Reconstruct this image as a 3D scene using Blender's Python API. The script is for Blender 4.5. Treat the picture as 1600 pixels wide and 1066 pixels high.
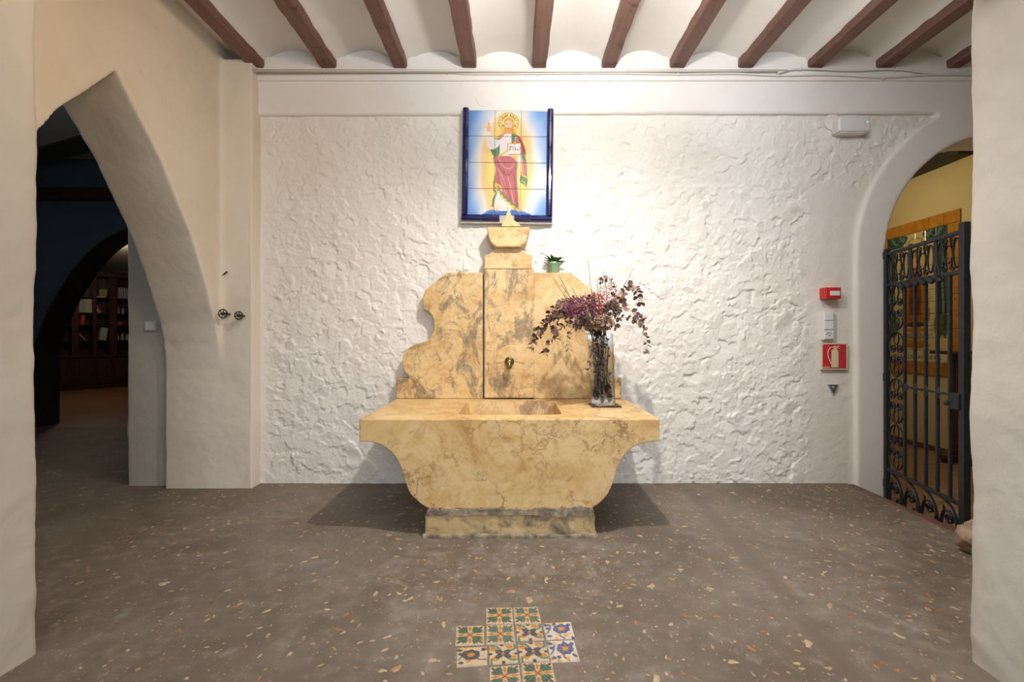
import bpy, bmesh, math, random
import numpy as np
from mathutils import Vector, Matrix, Quaternion
PI = math.pi
for o in list(bpy.data.objects): bpy.data.objects.remove(o)
S = bpy.context.scene
COL = S.collection
R = random.Random(7)

# ---------------------------------------------------------------- camera, light, exposure
CAMZ, F, VX, VY = 1.14, 711.0, 805.0, 527.0
cd = bpy.data.cameras.new('camera'); cam = bpy.data.objects.new('camera', cd); COL.objects.link(cam)
cam.location = (0, 0, CAMZ); cam.rotation_euler = (PI/2, 0, 0)
cd.sensor_width = 36; cd.lens = 36*F/1600; cd.shift_x = -(VX-800)/1600; cd.shift_y = (VY-533)/1600
cd.clip_start = .05; S.camera = cam
vs = S.view_settings
vs.view_transform = 'Standard'; vs.look = 'None'; vs.gamma = 1; vs.use_curve_mapping = False; vs.exposure = .1
w = bpy.data.worlds.new('world'); S.world = w; w.use_nodes = True
w.node_tree.nodes['Background'].inputs[0].default_value = (.6, .7, .9, 1)
w.node_tree.nodes['Background'].inputs[1].default_value = .05

def light(name, kind, loc, power, color, target=None, **kw):
    d = bpy.data.lights.new(name, kind); d.energy = power; d.color = color
    for k, v in kw.items(): setattr(d, k, v)
    o = bpy.data.objects.new(name, d); COL.objects.link(o); o.location = loc
    if target: o.rotation_euler = (Vector(target)-Vector(loc)).to_track_quat('-Z', 'Y').to_euler()
    return o
light('key_spot', 'SPOT', (.40, 1.96, 2.88), 190, (1, .955, .90), (.40, 3.0, -.2), spot_size=math.radians(138), spot_blend=1, shadow_soft_size=.03)
light('key_glow', 'POINT', (.40, 1.96, 2.86), 6, (1, .96, .92), shadow_soft_size=.05)
light('fill_vault', 'SPOT', (.45, 1.75, 2.74), 125, (1, .96, .93), (.45, 2.35, 3.3), spot_size=math.radians(125), spot_blend=1, shadow_soft_size=.06)  # added upward spot that brightens the vaults
light('fill_front', 'AREA', (.3, 1.2, 3.12), 15, (1, .93, .84), (.3, 1.6, 0), size=1.3)  # soft overhead fill, added to even out the room
light('fill_cool_rear', 'AREA', (.3, -2.6, 1.9), 84, (.82, .90, 1), (.3, 3.2, 1.4), size=1.5)  # unseen cool fill added behind the camera, not an actual window
light('fill_warm_left', 'SPOT', (-.4, 1.5, 2.95), 46, (1, .70, .40), (-2.2, 2.7, 2.1), spot_size=math.radians(110), spot_blend=1, shadow_soft_size=.2)  # added warm fill that tints the left arch wall
light('fill_right', 'AREA', (1.75, 2.05, 3.12), 15, (.93, .95, 1), (3.0, 3.5, 1.7), size=.7)  # unseen area fill, put in to lift the right arch and gate
light('fill_passage', 'POINT', (3.6, 5.2, 2.6), 22, (1, .80, .50), shadow_soft_size=.15)  # unseen warm point light added to light the passage
light('fill_library', 'POINT', (-7.6, 8.2, 2.5), 18, (1, .80, .6), shadow_soft_size=.15)  # dim warm fill added for the bookcase, source unseen
light('fill_dark_room', 'POINT', (-4.6, 2.3, 1.7), 14, (.78, .89, 1), shadow_soft_size=.2)  # cool fill hidden behind the left pillar, added to lift the dark room

# ---------------------------------------------------------------- helpers
ORG = {}
def P(px, py, D): return Vector(((px-VX)/F*D, D, CAMZ-(py-VY)/F*D))
def FL(px, py, z=0):
    D = (CAMZ-z)*F/(py-VY); return Vector(((px-VX)/F*D, D, z))
def org(o): return ORG.get(o.name, Vector((0, 0, 0))) if o else Vector((0, 0, 0))
def meta(o, label=None, cat=None, group=None, kind=None):
    if label: o['label'] = label
    if cat: o['category'] = cat
    if group: o['group'] = group
    if kind: o['kind'] = kind
    return o
def thing(name, loc, label, cat, group=None):
    o = bpy.data.objects.new(name, None); COL.objects.link(o); o.location = loc; o.empty_display_size = .05
    ORG[o.name] = Vector(loc); return meta(o, label, cat, group)
def fin(name, bm, mat, parent=None, smooth=False, kind=None, label=None):
    """link a bmesh built in world coordinates as ONE object"""
    me = bpy.data.meshes.new(name)
    if isinstance(bm, bmesh.types.BMesh): bm.normal_update(); bm.to_mesh(me); bm.free()
    else: me = bm; me.name = name
    for m in (mat if isinstance(mat, (list, tuple)) else [mat]): me.materials.append(m)
    if smooth: me.polygons.foreach_set('use_smooth', [True]*len(me.polygons))
    o = bpy.data.objects.new(name, me); COL.objects.link(o)
    if parent:
        g = org(parent); me.transform(Matrix.Translation(-g)); o.parent = parent; ORG[o.name] = g
    else: ORG[o.name] = Vector((0, 0, 0))
    if kind: o['kind'] = kind
    if label: o['label'] = label
    return o
def top(o, loc):
    """give a single-mesh thing its own origin"""
    loc = Vector(loc); o.data.transform(Matrix.Translation(-loc)); o.location = loc; ORG[o.name] = loc; return o
def box(bm, x0, x1, y0, y1, z0, z1, bev=0, M=None, seg=1):
    r = bmesh.ops.create_cube(bm, size=1)['verts']
    for v in r: v.co = Vector(((x0+x1)/2+v.co.x*(x1-x0), (y0+y1)/2+v.co.y*(y1-y0), (z0+z1)/2+v.co.z*(z1-z0)))
    if bev:
        es = list({e for v in r for e in v.link_edges})
        rr = bmesh.ops.bevel(bm, geom=es, offset=bev, segments=seg, affect='EDGES', profile=.5)
        r = list(set(rr['verts']) | {v for v in r if v.is_valid})
    if M is not None:
        for v in r: v.co = M @ v.co
    return r
def B(): return bmesh.new()
def prism(bm, pts, a, b, axis='y', bev=0, seg=2):
    """polygon pts in the plane across axis, extruded from a to b"""
    def mk(p, t): return Vector((p[0], t, p[1])) if axis == 'y' else (Vector((t, p[0], p[1])) if axis == 'x' else Vector((p[0], p[1], t)))
    A = [bm.verts.new(mk(p, a)) for p in pts]; C = [bm.verts.new(mk(p, b)) for p in pts]
    n = len(pts); f1 = bm.faces.new(A); f2 = bm.faces.new(C[::-1]); fs = [f1, f2]
    for i in range(n): fs.append(bm.faces.new((A[i], C[i], C[(i+1) % n], A[(i+1) % n])))
    bmesh.ops.recalc_face_normals(bm, faces=fs)
    if bev: bmesh.ops.bevel(bm, geom=list(f1.edges)+list(f2.edges), offset=bev, segments=seg, affect='EDGES', profile=.5)
def tube(bm, pts, r, n=8, closed=False, flat=None, cap=True):
    """sweep along pts; r number or list; flat=(ratio along 'up')"""
    pts = [Vector(p) for p in pts]; m = len(pts); rs = r if isinstance(r, (list, tuple)) else [r]*m
    rings = []; up = None
    for i, p in enumerate(pts):
        if closed: t = pts[(i+1) % m]-pts[i-1]
        else: t = pts[min(i+1, m-1)]-pts[max(i-1, 0)]
        t.normalize()
        if flat is not None: u = flat[0].normalized(); v = t.cross(u).normalized(); ru, rv = flat[1], flat[2]
        else:
            if up is None: up = Vector((0, 0, 1)) if abs(t.z) < .9 else Vector((1, 0, 0))
            v = t.cross(up).normalized(); u = v.cross(t).normalized(); up = u; ru = rv = 1
        rings.append([bm.verts.new(p+(u*math.cos(2*PI*k/n)*ru+v*math.sin(2*PI*k/n)*rv)*rs[i]) for k in range(n)])
    for i in range(m if closed else m-1):
        a, b = rings[i], rings[(i+1) % m]
        for k in range(n): bm.faces.new((a[k], a[(k+1) % n], b[(k+1) % n], b[k]))
    if cap and not closed: bm.faces.new(rings[0][::-1]); bm.faces.new(rings[-1])
def lathe(bm, prof, c, n=24, M=None):
    rings = []
    for r, z in prof: rings.append([bm.verts.new(((M or Matrix()) @ Vector((r*math.cos(2*PI*k/n), r*math.sin(2*PI*k/n), z)))+Vector(c)) for k in range(n)])
    for a, b in zip(rings, rings[1:]):
        for k in range(n): bm.faces.new((a[k], a[(k+1) % n], b[(k+1) % n], b[k]))
    bm.faces.new(rings[0][::-1]); bm.faces.new(rings[-1])
    bmesh.ops.recalc_face_normals(bm, faces=bm.faces[:])
def spline(pts, n=8):
    pts = [Vector(p) for p in pts]; out = []; q = [2*pts[0]-pts[1]]+pts+[2*pts[-1]-pts[-2]]
    for i in range(1, len(q)-2):
        for k in range(n):
            t = k/n; a, b, c, d = q[i-1:i+3]
            out.append(.5*((2*b)+(c-a)*t+(2*a-5*b+4*c-d)*t*t+(3*b-a-3*c+d)*t**3))
    return out+[pts[-1]]
# numpy gradient noise
_rs = np.random.RandomState(3); _perm = _rs.permutation(256); _perm = np.concatenate([_perm, _perm, _perm])
_g = _rs.normal(size=(256, 3)); _g /= np.linalg.norm(_g, axis=1)[:, None]
def perlin(p):
    p = np.asarray(p, float); i = np.floor(p).astype(int); f = p-i; i &= 255; u = f*f*f*(f*(f*6-15)+10); out = 0
    for dx in (0, 1):
        for dy in (0, 1):
            for dz in (0, 1):
                h = _perm[_perm[_perm[i[:, 0]+dx]+i[:, 1]+dy]+i[:, 2]+dz]
                d = ((f-np.array((dx, dy, dz)))*_g[h]).sum(1)
                out = out+d*(u[:, 0] if dx else 1-u[:, 0])*(u[:, 1] if dy else 1-u[:, 1])*(u[:, 2] if dz else 1-u[:, 2])
    return out
def fbm(p, o=4):
    a, s, v = 1, 1, 0
    for _ in range(o): v = v+a*perlin(p*s+17.3*s); a *= .5; s *= 2.03
    return v
def sstep(a, b, x): t = np.clip((x-a)/(b-a), 0, 1); return t*t*(3-2*t)
def apply_mods(o):
    dg = bpy.context.evaluated_depsgraph_get(); me = bpy.data.meshes.new_from_object(o.evaluated_get(dg)); o.modifiers.clear(); o.data = me; return o
def organic(o, voxel=.02, amp=.006, freq=3, fine=.002, relax=1):
    """soft hand-plastered skin: remesh, relax, displace along normals"""
    m = o.modifiers.new('r', 'REMESH'); m.mode = 'VOXEL'; m.voxel_size = voxel
    s = o.modifiers.new('s', 'SMOOTH'); s.iterations = relax; s.factor = .5
    apply_mods(o); me = o.data; n = len(me.vertices)
    co = np.empty(n*3); me.vertices.foreach_get('co', co); co = co.reshape(-1, 3)
    nr = np.empty(n*3); me.vertex_normals.foreach_get('vector', nr); nr = nr.reshape(-1, 3)
    q = co+np.array(o.location); h = amp*fbm(q*freq, 3)+fine*fbm(q*16, 2)
    me.vertices.foreach_set('co', (co+nr*h[:, None]).ravel()); me.polygons.foreach_set('use_smooth', [True]*len(me.polygons)); me.update()
    return o

# ---------------------------------------------------------------- materials
def lin(c):
    c = np.asarray(c, float)/255.0
    return np.where(c <= .04045, c/12.92, ((c+.055)/1.055)**2.4)
def nm(name):
    m = bpy.data.materials.new(name); m.use_nodes = True; nt = m.node_tree; return m, nt, nt.nodes['Principled BSDF']
def N(nt, t, **kw):
    n = nt.nodes.new(t)
    for k, v in kw.items():
        if k in n.inputs: n.inputs[k].default_value = v
        else: setattr(n, k, v)
    return n
def ramp(nt, src, stops):
    r = nt.nodes.new('ShaderNodeValToRGB'); e = r.color_ramp.elements
    while len(e) < len(stops): e.new(.5)
    for x, (p, c) in zip(e, stops): x.position = p; x.color = (*c, 1) if len(c) == 3 else c
    nt.links.new(src, r.inputs[0]); return r
def mix(nt, f, a, b, mode='MIX'):
    m = nt.nodes.new('ShaderNodeMix'); m.data_type = 'RGBA'; m.blend_type = mode
    for i, v in ((0, f), (6, a), (7, b)):
        if isinstance(v, bpy.types.NodeSocket): nt.links.new(v, m.inputs[i])
        else: m.inputs[i].default_value = v if i == 0 else (*v, 1) if len(v) == 3 else v
    return m.outputs[2]
def coord(nt, scale=(1, 1, 1), loc=(0, 0, 0), world=True):
    g = N(nt, 'ShaderNodeNewGeometry') if world else N(nt, 'ShaderNodeTexCoord'); mp = N(nt, 'ShaderNodeMapping', Scale=scale, Location=loc)
    nt.links.new(g.outputs['Position'] if world else g.outputs['Object'], mp.inputs[0]); return mp.outputs[0]
def noise(nt, v, scale, detail=4, rough=.55, dist=0):
    n = N(nt, 'ShaderNodeTexNoise', Scale=scale, Detail=detail, Roughness=rough, Distortion=dist); nt.links.new(v, n.inputs['Vector']); return n.outputs[0]
def bump(nt, bs, h, strength=.3, dist=.01):
    b = N(nt, 'ShaderNodeBump', Strength=strength, Distance=dist); nt.links.new(h, b.inputs['Height'])
    if bs.inputs['Normal'].is_linked: nt.links.new(bs.inputs['Normal'].links[0].from_socket, b.inputs['Normal'])
    nt.links.new(b.outputs[0], bs.inputs['Normal'])
def flat(name, rgb, rough=.5, metal=0, **kw):
    m, nt, b = nm(name); b.inputs['Base Color'].default_value = (*rgb, 1); b.inputs['Roughness'].default_value = rough; b.inputs['Metallic'].default_value = metal
    for k, v in kw.items(): b.inputs[k].default_value = v
    return m
def mottled(name, a, c, scale=8, rough=.6, bs=.15, bd=.004, metal=0):
    m, nt, b = nm(name); v = coord(nt); n = noise(nt, v, scale, 6)
    nt.links.new(ramp(nt, n, [(.3, a), (.7, c)]).outputs[0], b.inputs['Base Color']); b.inputs['Roughness'].default_value = rough; b.inputs['Metallic'].default_value = metal
    if bs: bump(nt, b, noise(nt, v, scale*4, 5), bs, bd)
    return m
def plaster(name, base, dirt, grime=.35, bumps=(.35, .25)):
    m, nt, b = nm(name); v = coord(nt); n = noise(nt, v, 1.7, 6, .6, .4); n2 = noise(nt, v, 9, 6, .65)
    c = mix(nt, ramp(nt, n, [(.42, (0, 0, 0)), (.75, (1, 1, 1))]).outputs[0], base, dirt)
    c = mix(nt, ramp(nt, n2, [(.60, (0, 0, 0)), (.8, (grime,)*3)]).outputs[0], c, tuple(x*.86 for x in dirt))
    nt.links.new(c, b.inputs['Base Color']); b.inputs['Roughness'].default_value = .75; b.inputs['Specular IOR Level'].default_value = .25
    bump(nt, b, noise(nt, v, 14, 5, .6, .6), bumps[0], .012); bump(nt, b, noise(nt, v, 70, 4, .6), bumps[1], .003)
    return m
M_white = plaster('white_rough_plaster', (.80, .765, .71), (.74, .69, .62), .3, (.5, .35))
M_smooth = plaster('white_smooth_plaster', (.80, .765, .73), (.75, .70, .65), .3, (.16, .12))
M_cream = plaster('cream_plaster', (.74, .67, .57), (.69, .61, .50), .35, (.22, .16))
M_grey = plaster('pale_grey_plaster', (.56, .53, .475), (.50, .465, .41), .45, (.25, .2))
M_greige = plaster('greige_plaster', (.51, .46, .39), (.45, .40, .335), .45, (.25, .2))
M_vault = plaster('vault_plaster', (.80, .77, .72), (.75, .71, .65), .3, (.18, .12))
M_yellow = plaster('yellow_plaster', (.56, .48, .27), (.50, .42, .23), .3, (.12, .1))
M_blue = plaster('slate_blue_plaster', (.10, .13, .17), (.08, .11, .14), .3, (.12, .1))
M_dkarch = mottled('dark_arch_brown', (.012, .010, .007), (.03, .022, .012), 6)  # near-black brown tone for the arch lining and plinth block

def mk_stone(name, grey=0.0):
    m, nt, b = nm(name); v = coord(nt)
    n1 = noise(nt, v, 2.4, 10, .66, 1.4); n2 = noise(nt, v, 9, 10, .7, 1.0); n3 = noise(nt, v, 38, 8, .75)
    c = ramp(nt, n1, [(.30, (.47, .27, .095)), (.44, (.66, .44, .19)), (.56, (.73, .53, .27)), (.66, (.68, .44, .18)), (.76, (.57, .33, .12))]).outputs[0]
    c = mix(nt, ramp(nt, n2, [(.53, (0, 0, 0)), (.66, (.7, .7, .7))]).outputs[0], c, (.47, .265, .10))
    c = mix(nt, ramp(nt, n2, [(.30, (.6, .6, .6)), (.42, (0, 0, 0))]).outputs[0], c, (.74, .58, .34))
    dv = N(nt, 'ShaderNodeTexNoise', Scale=3.5, Detail=8, Roughness=.7); nt.links.new(v, dv.inputs['Vector'])
    for sc, wd, lo, cc, am in ((2.6, .030, .46, (.27, .125, .04), .9), (6.5, .06, .47, (.33, .165, .06), .8), (14, .07, .50, (.26, .16, .08), .7)):
        va = N(nt, 'ShaderNodeVectorMath', operation='MULTIPLY_ADD'); nt.links.new(dv.outputs[1], va.inputs[0]); va.inputs[1].default_value = (.5,)*3; nt.links.new(v, va.inputs[2])
        wv = N(nt, 'ShaderNodeTexVoronoi', feature='DISTANCE_TO_EDGE', Scale=sc); nt.links.new(va.outputs[0], wv.inputs['Vector'])
        vein = ramp(nt, wv.outputs['Distance'], [(.0, (1, 1, 1)), (wd, (0, 0, 0))]).outputs[0]
        mk = ramp(nt, noise(nt, coord(nt, (1, 1, 1), (sc, 0, sc)), 2.6, 5, .6), [(lo, (0, 0, 0)), (lo+.14, (am,)*3)]).outputs[0]
        c = mix(nt, mix(nt, 1.0, vein, mk, 'MULTIPLY'), c, cc)
    gv = coord(nt, (1.4, 1.4, .8), (3.1, 0, .4)); g = ramp(nt, noise(nt, gv, 4.2, 12, .74, .6), [(.60-grey, (0, 0, 0)), (.66-grey, (.9, .9, .9))]).outputs[0]
    gs = ramp(nt, noise(nt, gv, 30, 8, .75), [(.36, (.35, .35, .35)), (.55, (1, 1, 1))]).outputs[0]
    c = mix(nt, mix(nt, 1.0, g, gs, 'MULTIPLY'), c, (.21, .16, .10))
    c = mix(nt, ramp(nt, n3, [(.60, (0, 0, 0)), (.70, (.55, .55, .55))]).outputs[0], c, (.34, .20, .085))
    nt.links.new(c, b.inputs['Base Color']); b.inputs['Roughness'].default_value = .42; b.inputs['Specular IOR Level'].default_value = .35
    bump(nt, b, n3, .10, .004)
    return m
M_stone = mk_stone('honey_marble', -.02); M_stone_g = mk_stone('weathered_honey_marble', .10)
def mk_mortar():
    m, nt, b = nm('broken_mortar'); v = coord(nt); n = noise(nt, v, 14, 9, .75)
    nt.links.new(ramp(nt, n, [(.35, (.10, .078, .055)), (.48, (.24, .195, .14)), (.62, (.46, .37, .24))]).outputs[0], b.inputs['Base Color']); b.inputs['Roughness'].default_value = .85
    bump(nt, b, noise(nt, v, 40, 6, .7), .5, .01); return m
M_mortar = mk_mortar()
def mk_plinth():
    m, nt, b = nm('worn_plinth_stone'); v = coord(nt); n = noise(nt, v, 6, 9, .7, .6)
    c = ramp(nt, n, [(.36, (.15, .115, .075)), (.44, (.33, .25, .145)), (.51, (.54, .395, .195)), (.72, (.56, .42, .23))]).outputs[0]
    nt.links.new(c, b.inputs['Base Color']); b.inputs['Roughness'].default_value = .8; bump(nt, b, noise(nt, v, 30, 6, .65), .4, .008); return m
M_plinth = mk_plinth()
def mk_floor():
    m, nt, b = nm('pebbled_concrete'); v = coord(nt)
    n1 = noise(nt, v, 1.1, 6, .62, .5); n2 = noise(nt, v, 12, 8, .7); n3 = noise(nt, v, 60, 4, .7)
    c = ramp(nt, n1, [(.34, (.125, .096, .072)), (.5, (.182, .146, .114)), (.66, (.235, .200, .165))]).outputs[0]
    c = mix(nt, ramp(nt, n2, [(.35, (.55, .55, .55)), (.6, (0, 0, 0))]).outputs[0], c, (.100, .076, .056))
    c = mix(nt, ramp(nt, n2, [(.55, (0, 0, 0)), (.72, (.7, .7, .7))]).outputs[0], c, (.26, .225, .19))
    # small shell and gravel flecks
    for sc, th, cc, off in ((42, .11, (.50, .36, .20), 0), (75, .13, (.42, .34, .25), 3.3), (58, .10, (.36, .20, .10), 7.1)):
        vo = N(nt, 'ShaderNodeTexVoronoi', Scale=sc, Randomness=1); mp = coord(nt, (1, .8, 1), (off, off, 0)); nt.links.new(mp, vo.inputs['Vector'])
        f = ramp(nt, vo.outputs['Distance'], [(th, (1, 1, 1)), (th*1.8, (0, 0, 0))]).outputs[0]
        sep = N(nt, 'ShaderNodeSeparateColor'); nt.links.new(vo.outputs['Color'], sep.inputs[0])
        k = ramp(nt, sep.outputs[0], [(.80, (0, 0, 0)), (.82, (.6, .6, .6))]).outputs[0]
        c = mix(nt, mix(nt, 1.0, f, k, 'MULTIPLY'), c, cc)
    # whitish lime stains: around the plinth and in a trail before it
    for (sx, sy, rr, st) in ((-.10, 2.40, .55, .75), (-.55, 2.1, .35, .8), (.35, 2.25, .45, .65), (.22, 1.75, .35, .45)):
        vm = N(nt, 'ShaderNodeVectorMath', operation='DISTANCE'); nt.links.new(coord(nt, (1, 1, 0)), vm.inputs[0]); vm.inputs[1].default_value = (sx, sy, 0)
        d = ramp(nt, vm.outputs['Value'], [(0, (st,)*3), (rr, (0, 0, 0))]).outputs[0]
        k = ramp(nt, noise(nt, v, 7, 8, .75, .7), [(.5, (0, 0, 0)), (.68, (1, 1, 1))]).outputs[0]
        c = mix(nt, mix(nt, 1.0, d, k, 'MULTIPLY'), c, (.34, .315, .29))
    # the patched seam running towards the camera
    sp = N(nt, 'ShaderNodeSeparateXYZ'); nt.links.new(v, sp.inputs[0]); mm = N(nt, 'ShaderNodeMath', operation='ADD'); nt.links.new(sp.outputs[0], mm.inputs[0])
    q = N(nt, 'ShaderNodeMath', operation='MULTIPLY'); nt.links.new(sp.outputs[1], q.inputs[0]); q.inputs[1].default_value = -.074; nt.links.new(q.outputs[0], mm.inputs[1])
    d = ramp(nt, mm.outputs[0], [(0, (0, 0, 0)), (.98, (0, 0, 0)), (1.0, (.75, .75, .75)), (1.0, (.75, .75, .75))])
    e = d.color_ramp.elements; e[0].position, e[1].position, e[2].position, e[3].position = .955, .975, .995, 1.0
    ab = N(nt, 'ShaderNodeMath', operation='SUBTRACT'); nt.links.new(mm.outputs[0], ab.inputs[0]); ab.inputs[1].default_value = 1.04
    a2 = N(nt, 'ShaderNodeMath', operation='ABSOLUTE'); nt.links.new(ab.outputs[0], a2.inputs[0])
    seam = ramp(nt, a2.outputs[0], [(.02, (.4, .4, .4)), (.07, (0, 0, 0))]).outputs[0]
    c = mix(nt, seam, c, (.125, .092, .072))
    nt.links.new(c, b.inputs['Base Color'])
    nt.links.new(ramp(nt, n2, [(.3, (.42,)*3), (.7, (.7,)*3)]).outputs[0], b.inputs['Roughness']); b.inputs['Specular IOR Level'].default_value = .35
    bump(nt, b, n2, .35, .008); bump(nt, b, n3, .35, .003)
    return m
M_floor = mk_floor()
def mk_wood(name, a, c, sc=(30, 2, 30), rough=.55, bs=.3, worn=None):
    m, nt, b = nm(name); v = coord(nt, sc); n = noise(nt, v, 1, 8, .65, .6)
    col = ramp(nt, n, [(.3, a), (.7, c)]).outputs[0]
    if worn: col = mix(nt, ramp(nt, noise(nt, coord(nt), 11, 8, .75, .5), [(.58, (0, 0, 0)), (.63, (.9, .9, .9))]).outputs[0], col, worn)
    nt.links.new(col, b.inputs['Base Color']); b.inputs['Roughness'].default_value = rough; bump(nt, b, n, bs, .006); return m
M_beam = mk_wood('red_brown_beam', (.145, .070, .051), (.205, .110, .080), (26, 2.0, 26), .6, .35, (.075, .030, .022))
M_dkwood = mk_wood('dark_mahogany', (.035, .012, .006), (.085, .030, .014), (20, 20, 3), .35, .1)
M_black_wood = mk_wood('blackened_beam', (.010, .008, .006), (.025, .018, .012), (3, 20, 20), .6)
M_redwood = mk_wood('dark_red_beam', (.05, .012, .008), (.09, .022, .014), (3, 20, 20), .5)
M_woodfloor = mk_wood('far_wood_floor', (.17, .085, .045), (.30, .16, .09), (1.6, 14, 1), .45, .1)
M_passfloor = mk_wood('passage_floor_boards', (.22, .13, .065), (.34, .21, .11), (2, 16, 1), .5, .1)
M_nose = mk_wood('brown_nosing', (.10, .05, .035), (.15, .08, .055), (20, 3, 20), .5, .2)
M_iron = mottled('painted_wrought_iron', (.014, .016, .018), (.030, .032, .035), 30, .45, .25, .002, .3)
M_brass = mottled('aged_brass', (.16, .12, .05), (.38, .30, .15), 40, .32, .1, .001, 1)
M_rust = mottled('rusty_iron', (.030, .026, .022), (.07, .055, .045), 60, .6, .2, .001, .4)
M_plastic = flat('white_plastic', (.72, .70, .70), .35); M_plastic2 = flat('white_plastic_key', (.80, .78, .78), .3)
M_greyline = flat('grey_print', (.12, .12, .13), .5); M_green_led = flat('green_led', (.05, .5, .1), .3, **{'Emission Color': (.1, 1, .2, 1), 'Emission Strength': 1.2})
M_red = flat('red_enamel', (.58, .028, .02), .35); M_signred = mottled('sign_red_print', (.55, .022, .035), (.63, .05, .065), 25, .3, 0)
M_signcream = flat('sign_cream_print', (.72, .64, .44), .4); M_steel = flat('brushed_steel', (.42, .46, .52), .35, .9)
M_lens = flat('clear_lens', (.75, .70, .75), .15)
M_cobalt = flat('cobalt_glaze', (.007, .007, .075), .10, **{'Coat Weight': .6, 'Coat Roughness': .06})
M_grout = mottled('grey_grout', (.42, .39, .34), (.55, .51, .45), 40, .85)
M_amber = mottled('amber_glaze', (.36, .155, .02), (.50, .24, .045), 18, .18, .15, .003)
M_cable = flat('painted_cable', (.74, .70, .65), .5)
M_pot = flat('mint_green_pot', (.33, .52, .29), .4); M_soil = mottled('potting_soil', (.02, .013, .008), (.05, .035, .02), 80)
M_leafg = mottled('green_leaf', (.04, .11, .03), (.12, .24, .09), 60, .45, 0)
M_euc = [mottled('dried_leaf_'+n, a, c, 45, .6, 0) for n, a, c in (('mauve', (.13, .078, .064), (.22, .135, .11)), ('brown', (.080, .045, .033), (.14, .080, .058)), ('tan', (.25, .160, .115), (.38, .26, .19)), ('dark', (.042, .023, .017), (.085, .048, .036)))]
M_twig = mottled('dry_twig', (.045, .022, .014), (.10, .055, .035), 60, .7, .2, .001)
M_purple = mottled('dried_purple_bloom', (.13, .025, .055), (.30, .085, .15), 150, .7, 0); M_redbl = mottled('dried_red_bloom', (.32, .02, .02), (.52, .09, .07), 150, .7, 0)
M_pink = mottled('dried_pink_bloom', (.45, .16, .17), (.62, .32, .30), 150, .7, 0); M_hyd = mottled('dried_tan_bloom', (.20, .12, .08), (.36, .24, .17), 120, .7, 0)
M_cone = mottled('pine_cone', (.045, .022, .013), (.13, .07, .04), 70, .7, .3, .002)
def mk_glass():
    m, nt, b = nm('clear_glass'); nt.nodes.remove(b); out = nt.nodes['Material Output']
    t = N(nt, 'ShaderNodeBsdfTransparent'); t.inputs[0].default_value = (.93, .95, .96, 1); g = N(nt, 'ShaderNodeBsdfGlossy', Roughness=.03); fr = N(nt, 'ShaderNodeFresnel', IOR=1.5)
    mx = N(nt, 'ShaderNodeMixShader'); nt.links.new(fr.outputs[0], mx.inputs[0]); nt.links.new(t.outputs[0], mx.inputs[1]); nt.links.new(g.outputs[0], mx.inputs[2]); nt.links.new(mx.outputs[0], out.inputs[0]); return m
M_glass = mk_glass()
def mk_paint(name, rough=.2, wear=0):
    m, nt, b = nm(name); a = N(nt, 'ShaderNodeVertexColor', layer_name='Col'); c = a.outputs[0]
    if wear:
        c = mix(nt, ramp(nt, noise(nt, coord(nt), 22, 8, .75), [(.52, (0, 0, 0)), (.75, (wear,)*3)]).outputs[0], c, (.22, .16, .11))
        bump(nt, b, noise(nt, coord(nt), 60, 4), .3, .002)
    nt.links.new(c, b.inputs['Base Color']); b.inputs['Roughness'].default_value = rough; return m
M_paint = mk_paint('painted_tile_glaze', .13); M_floorpaint = mk_paint('worn_painted_floor_tile', .45, .75)

# ---------------------------------------------------------------- flat print: pictures worked out as colour fields on tile meshes
class Canvas:
    def __init__(s, w, h, bg, ss=2):
        s.ss = ss; s.w, s.h = w*ss, h*ss; s.W, s.H = w, h; s.a = np.empty((s.h, s.w, 3)); s.a[:] = bg
        yy, xx = np.mgrid[0:s.h, 0:s.w]; s.x = (xx+.5)/ss; s.y = (yy+.5)/ss
    def put(s, m, c, al=1): s.a[m] = s.a[m]*(1-al)+np.asarray(c, float)*al
    def poly(s, pts, c, al=1):
        m = np.zeros((s.h, s.w), bool); n = len(pts)
        for i in range(n):
            (x0, y0), (x1, y1) = pts[i], pts[(i+1) % n]
            if y0 == y1: continue
            cr = ((y0 > s.y) != (y1 > s.y)) & (s.x < (x1-x0)*(s.y-y0)/(y1-y0)+x0); m ^= cr
        s.put(m, c, al)
    def blob(s, pts, c, al=1): s.poly([tuple(p)[:2] for p in spline([(*p, 0) for p in list(pts)+[pts[0]]], 6)][:-1], c, al)
    def ell(s, cx, cy, rx, ry, c, al=1, rot=0):
        dx, dy = s.x-cx, s.y-cy; ca, sa = math.cos(rot), math.sin(rot)
        s.put(((dx*ca+dy*sa)/rx)**2+((dy*ca-dx*sa)/ry)**2 < 1, c, al)
    def ring(s, cx, cy, r, wd, c, a0=None, a1=None):
        d = np.hypot(s.x-cx, s.y-cy); m = abs(d-r) < wd/2
        if a0 is not None: an = np.degrees(np.arctan2(s.y-cy, s.x-cx)) % 360; m &= (an >= a0) & (an <= a1)
        s.put(m, c)
    def line(s, pts, wd, c, al=1):
        if len(pts) > 2: pts = [tuple(p)[:2] for p in spline([(*p, 0) for p in pts], 5)]
        m = np.zeros((s.h, s.w), bool)
        for (x0, y0), (x1, y1) in zip(pts, pts[1:]):
            L2 = (x1-x0)**2+(y1-y0)**2+1e-9; t = np.clip(((s.x-x0)*(x1-x0)+(s.y-y0)*(y1-y0))/L2, 0, 1)
            m |= np.hypot(s.x-x0-t*(x1-x0), s.y-y0-t*(y1-y0)) < wd/2
        s.put(m, c, al)
    def out(s): return lin(s.a.reshape(s.H, s.ss, s.W, s.ss, 3).mean((1, 3)))*.86
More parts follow.
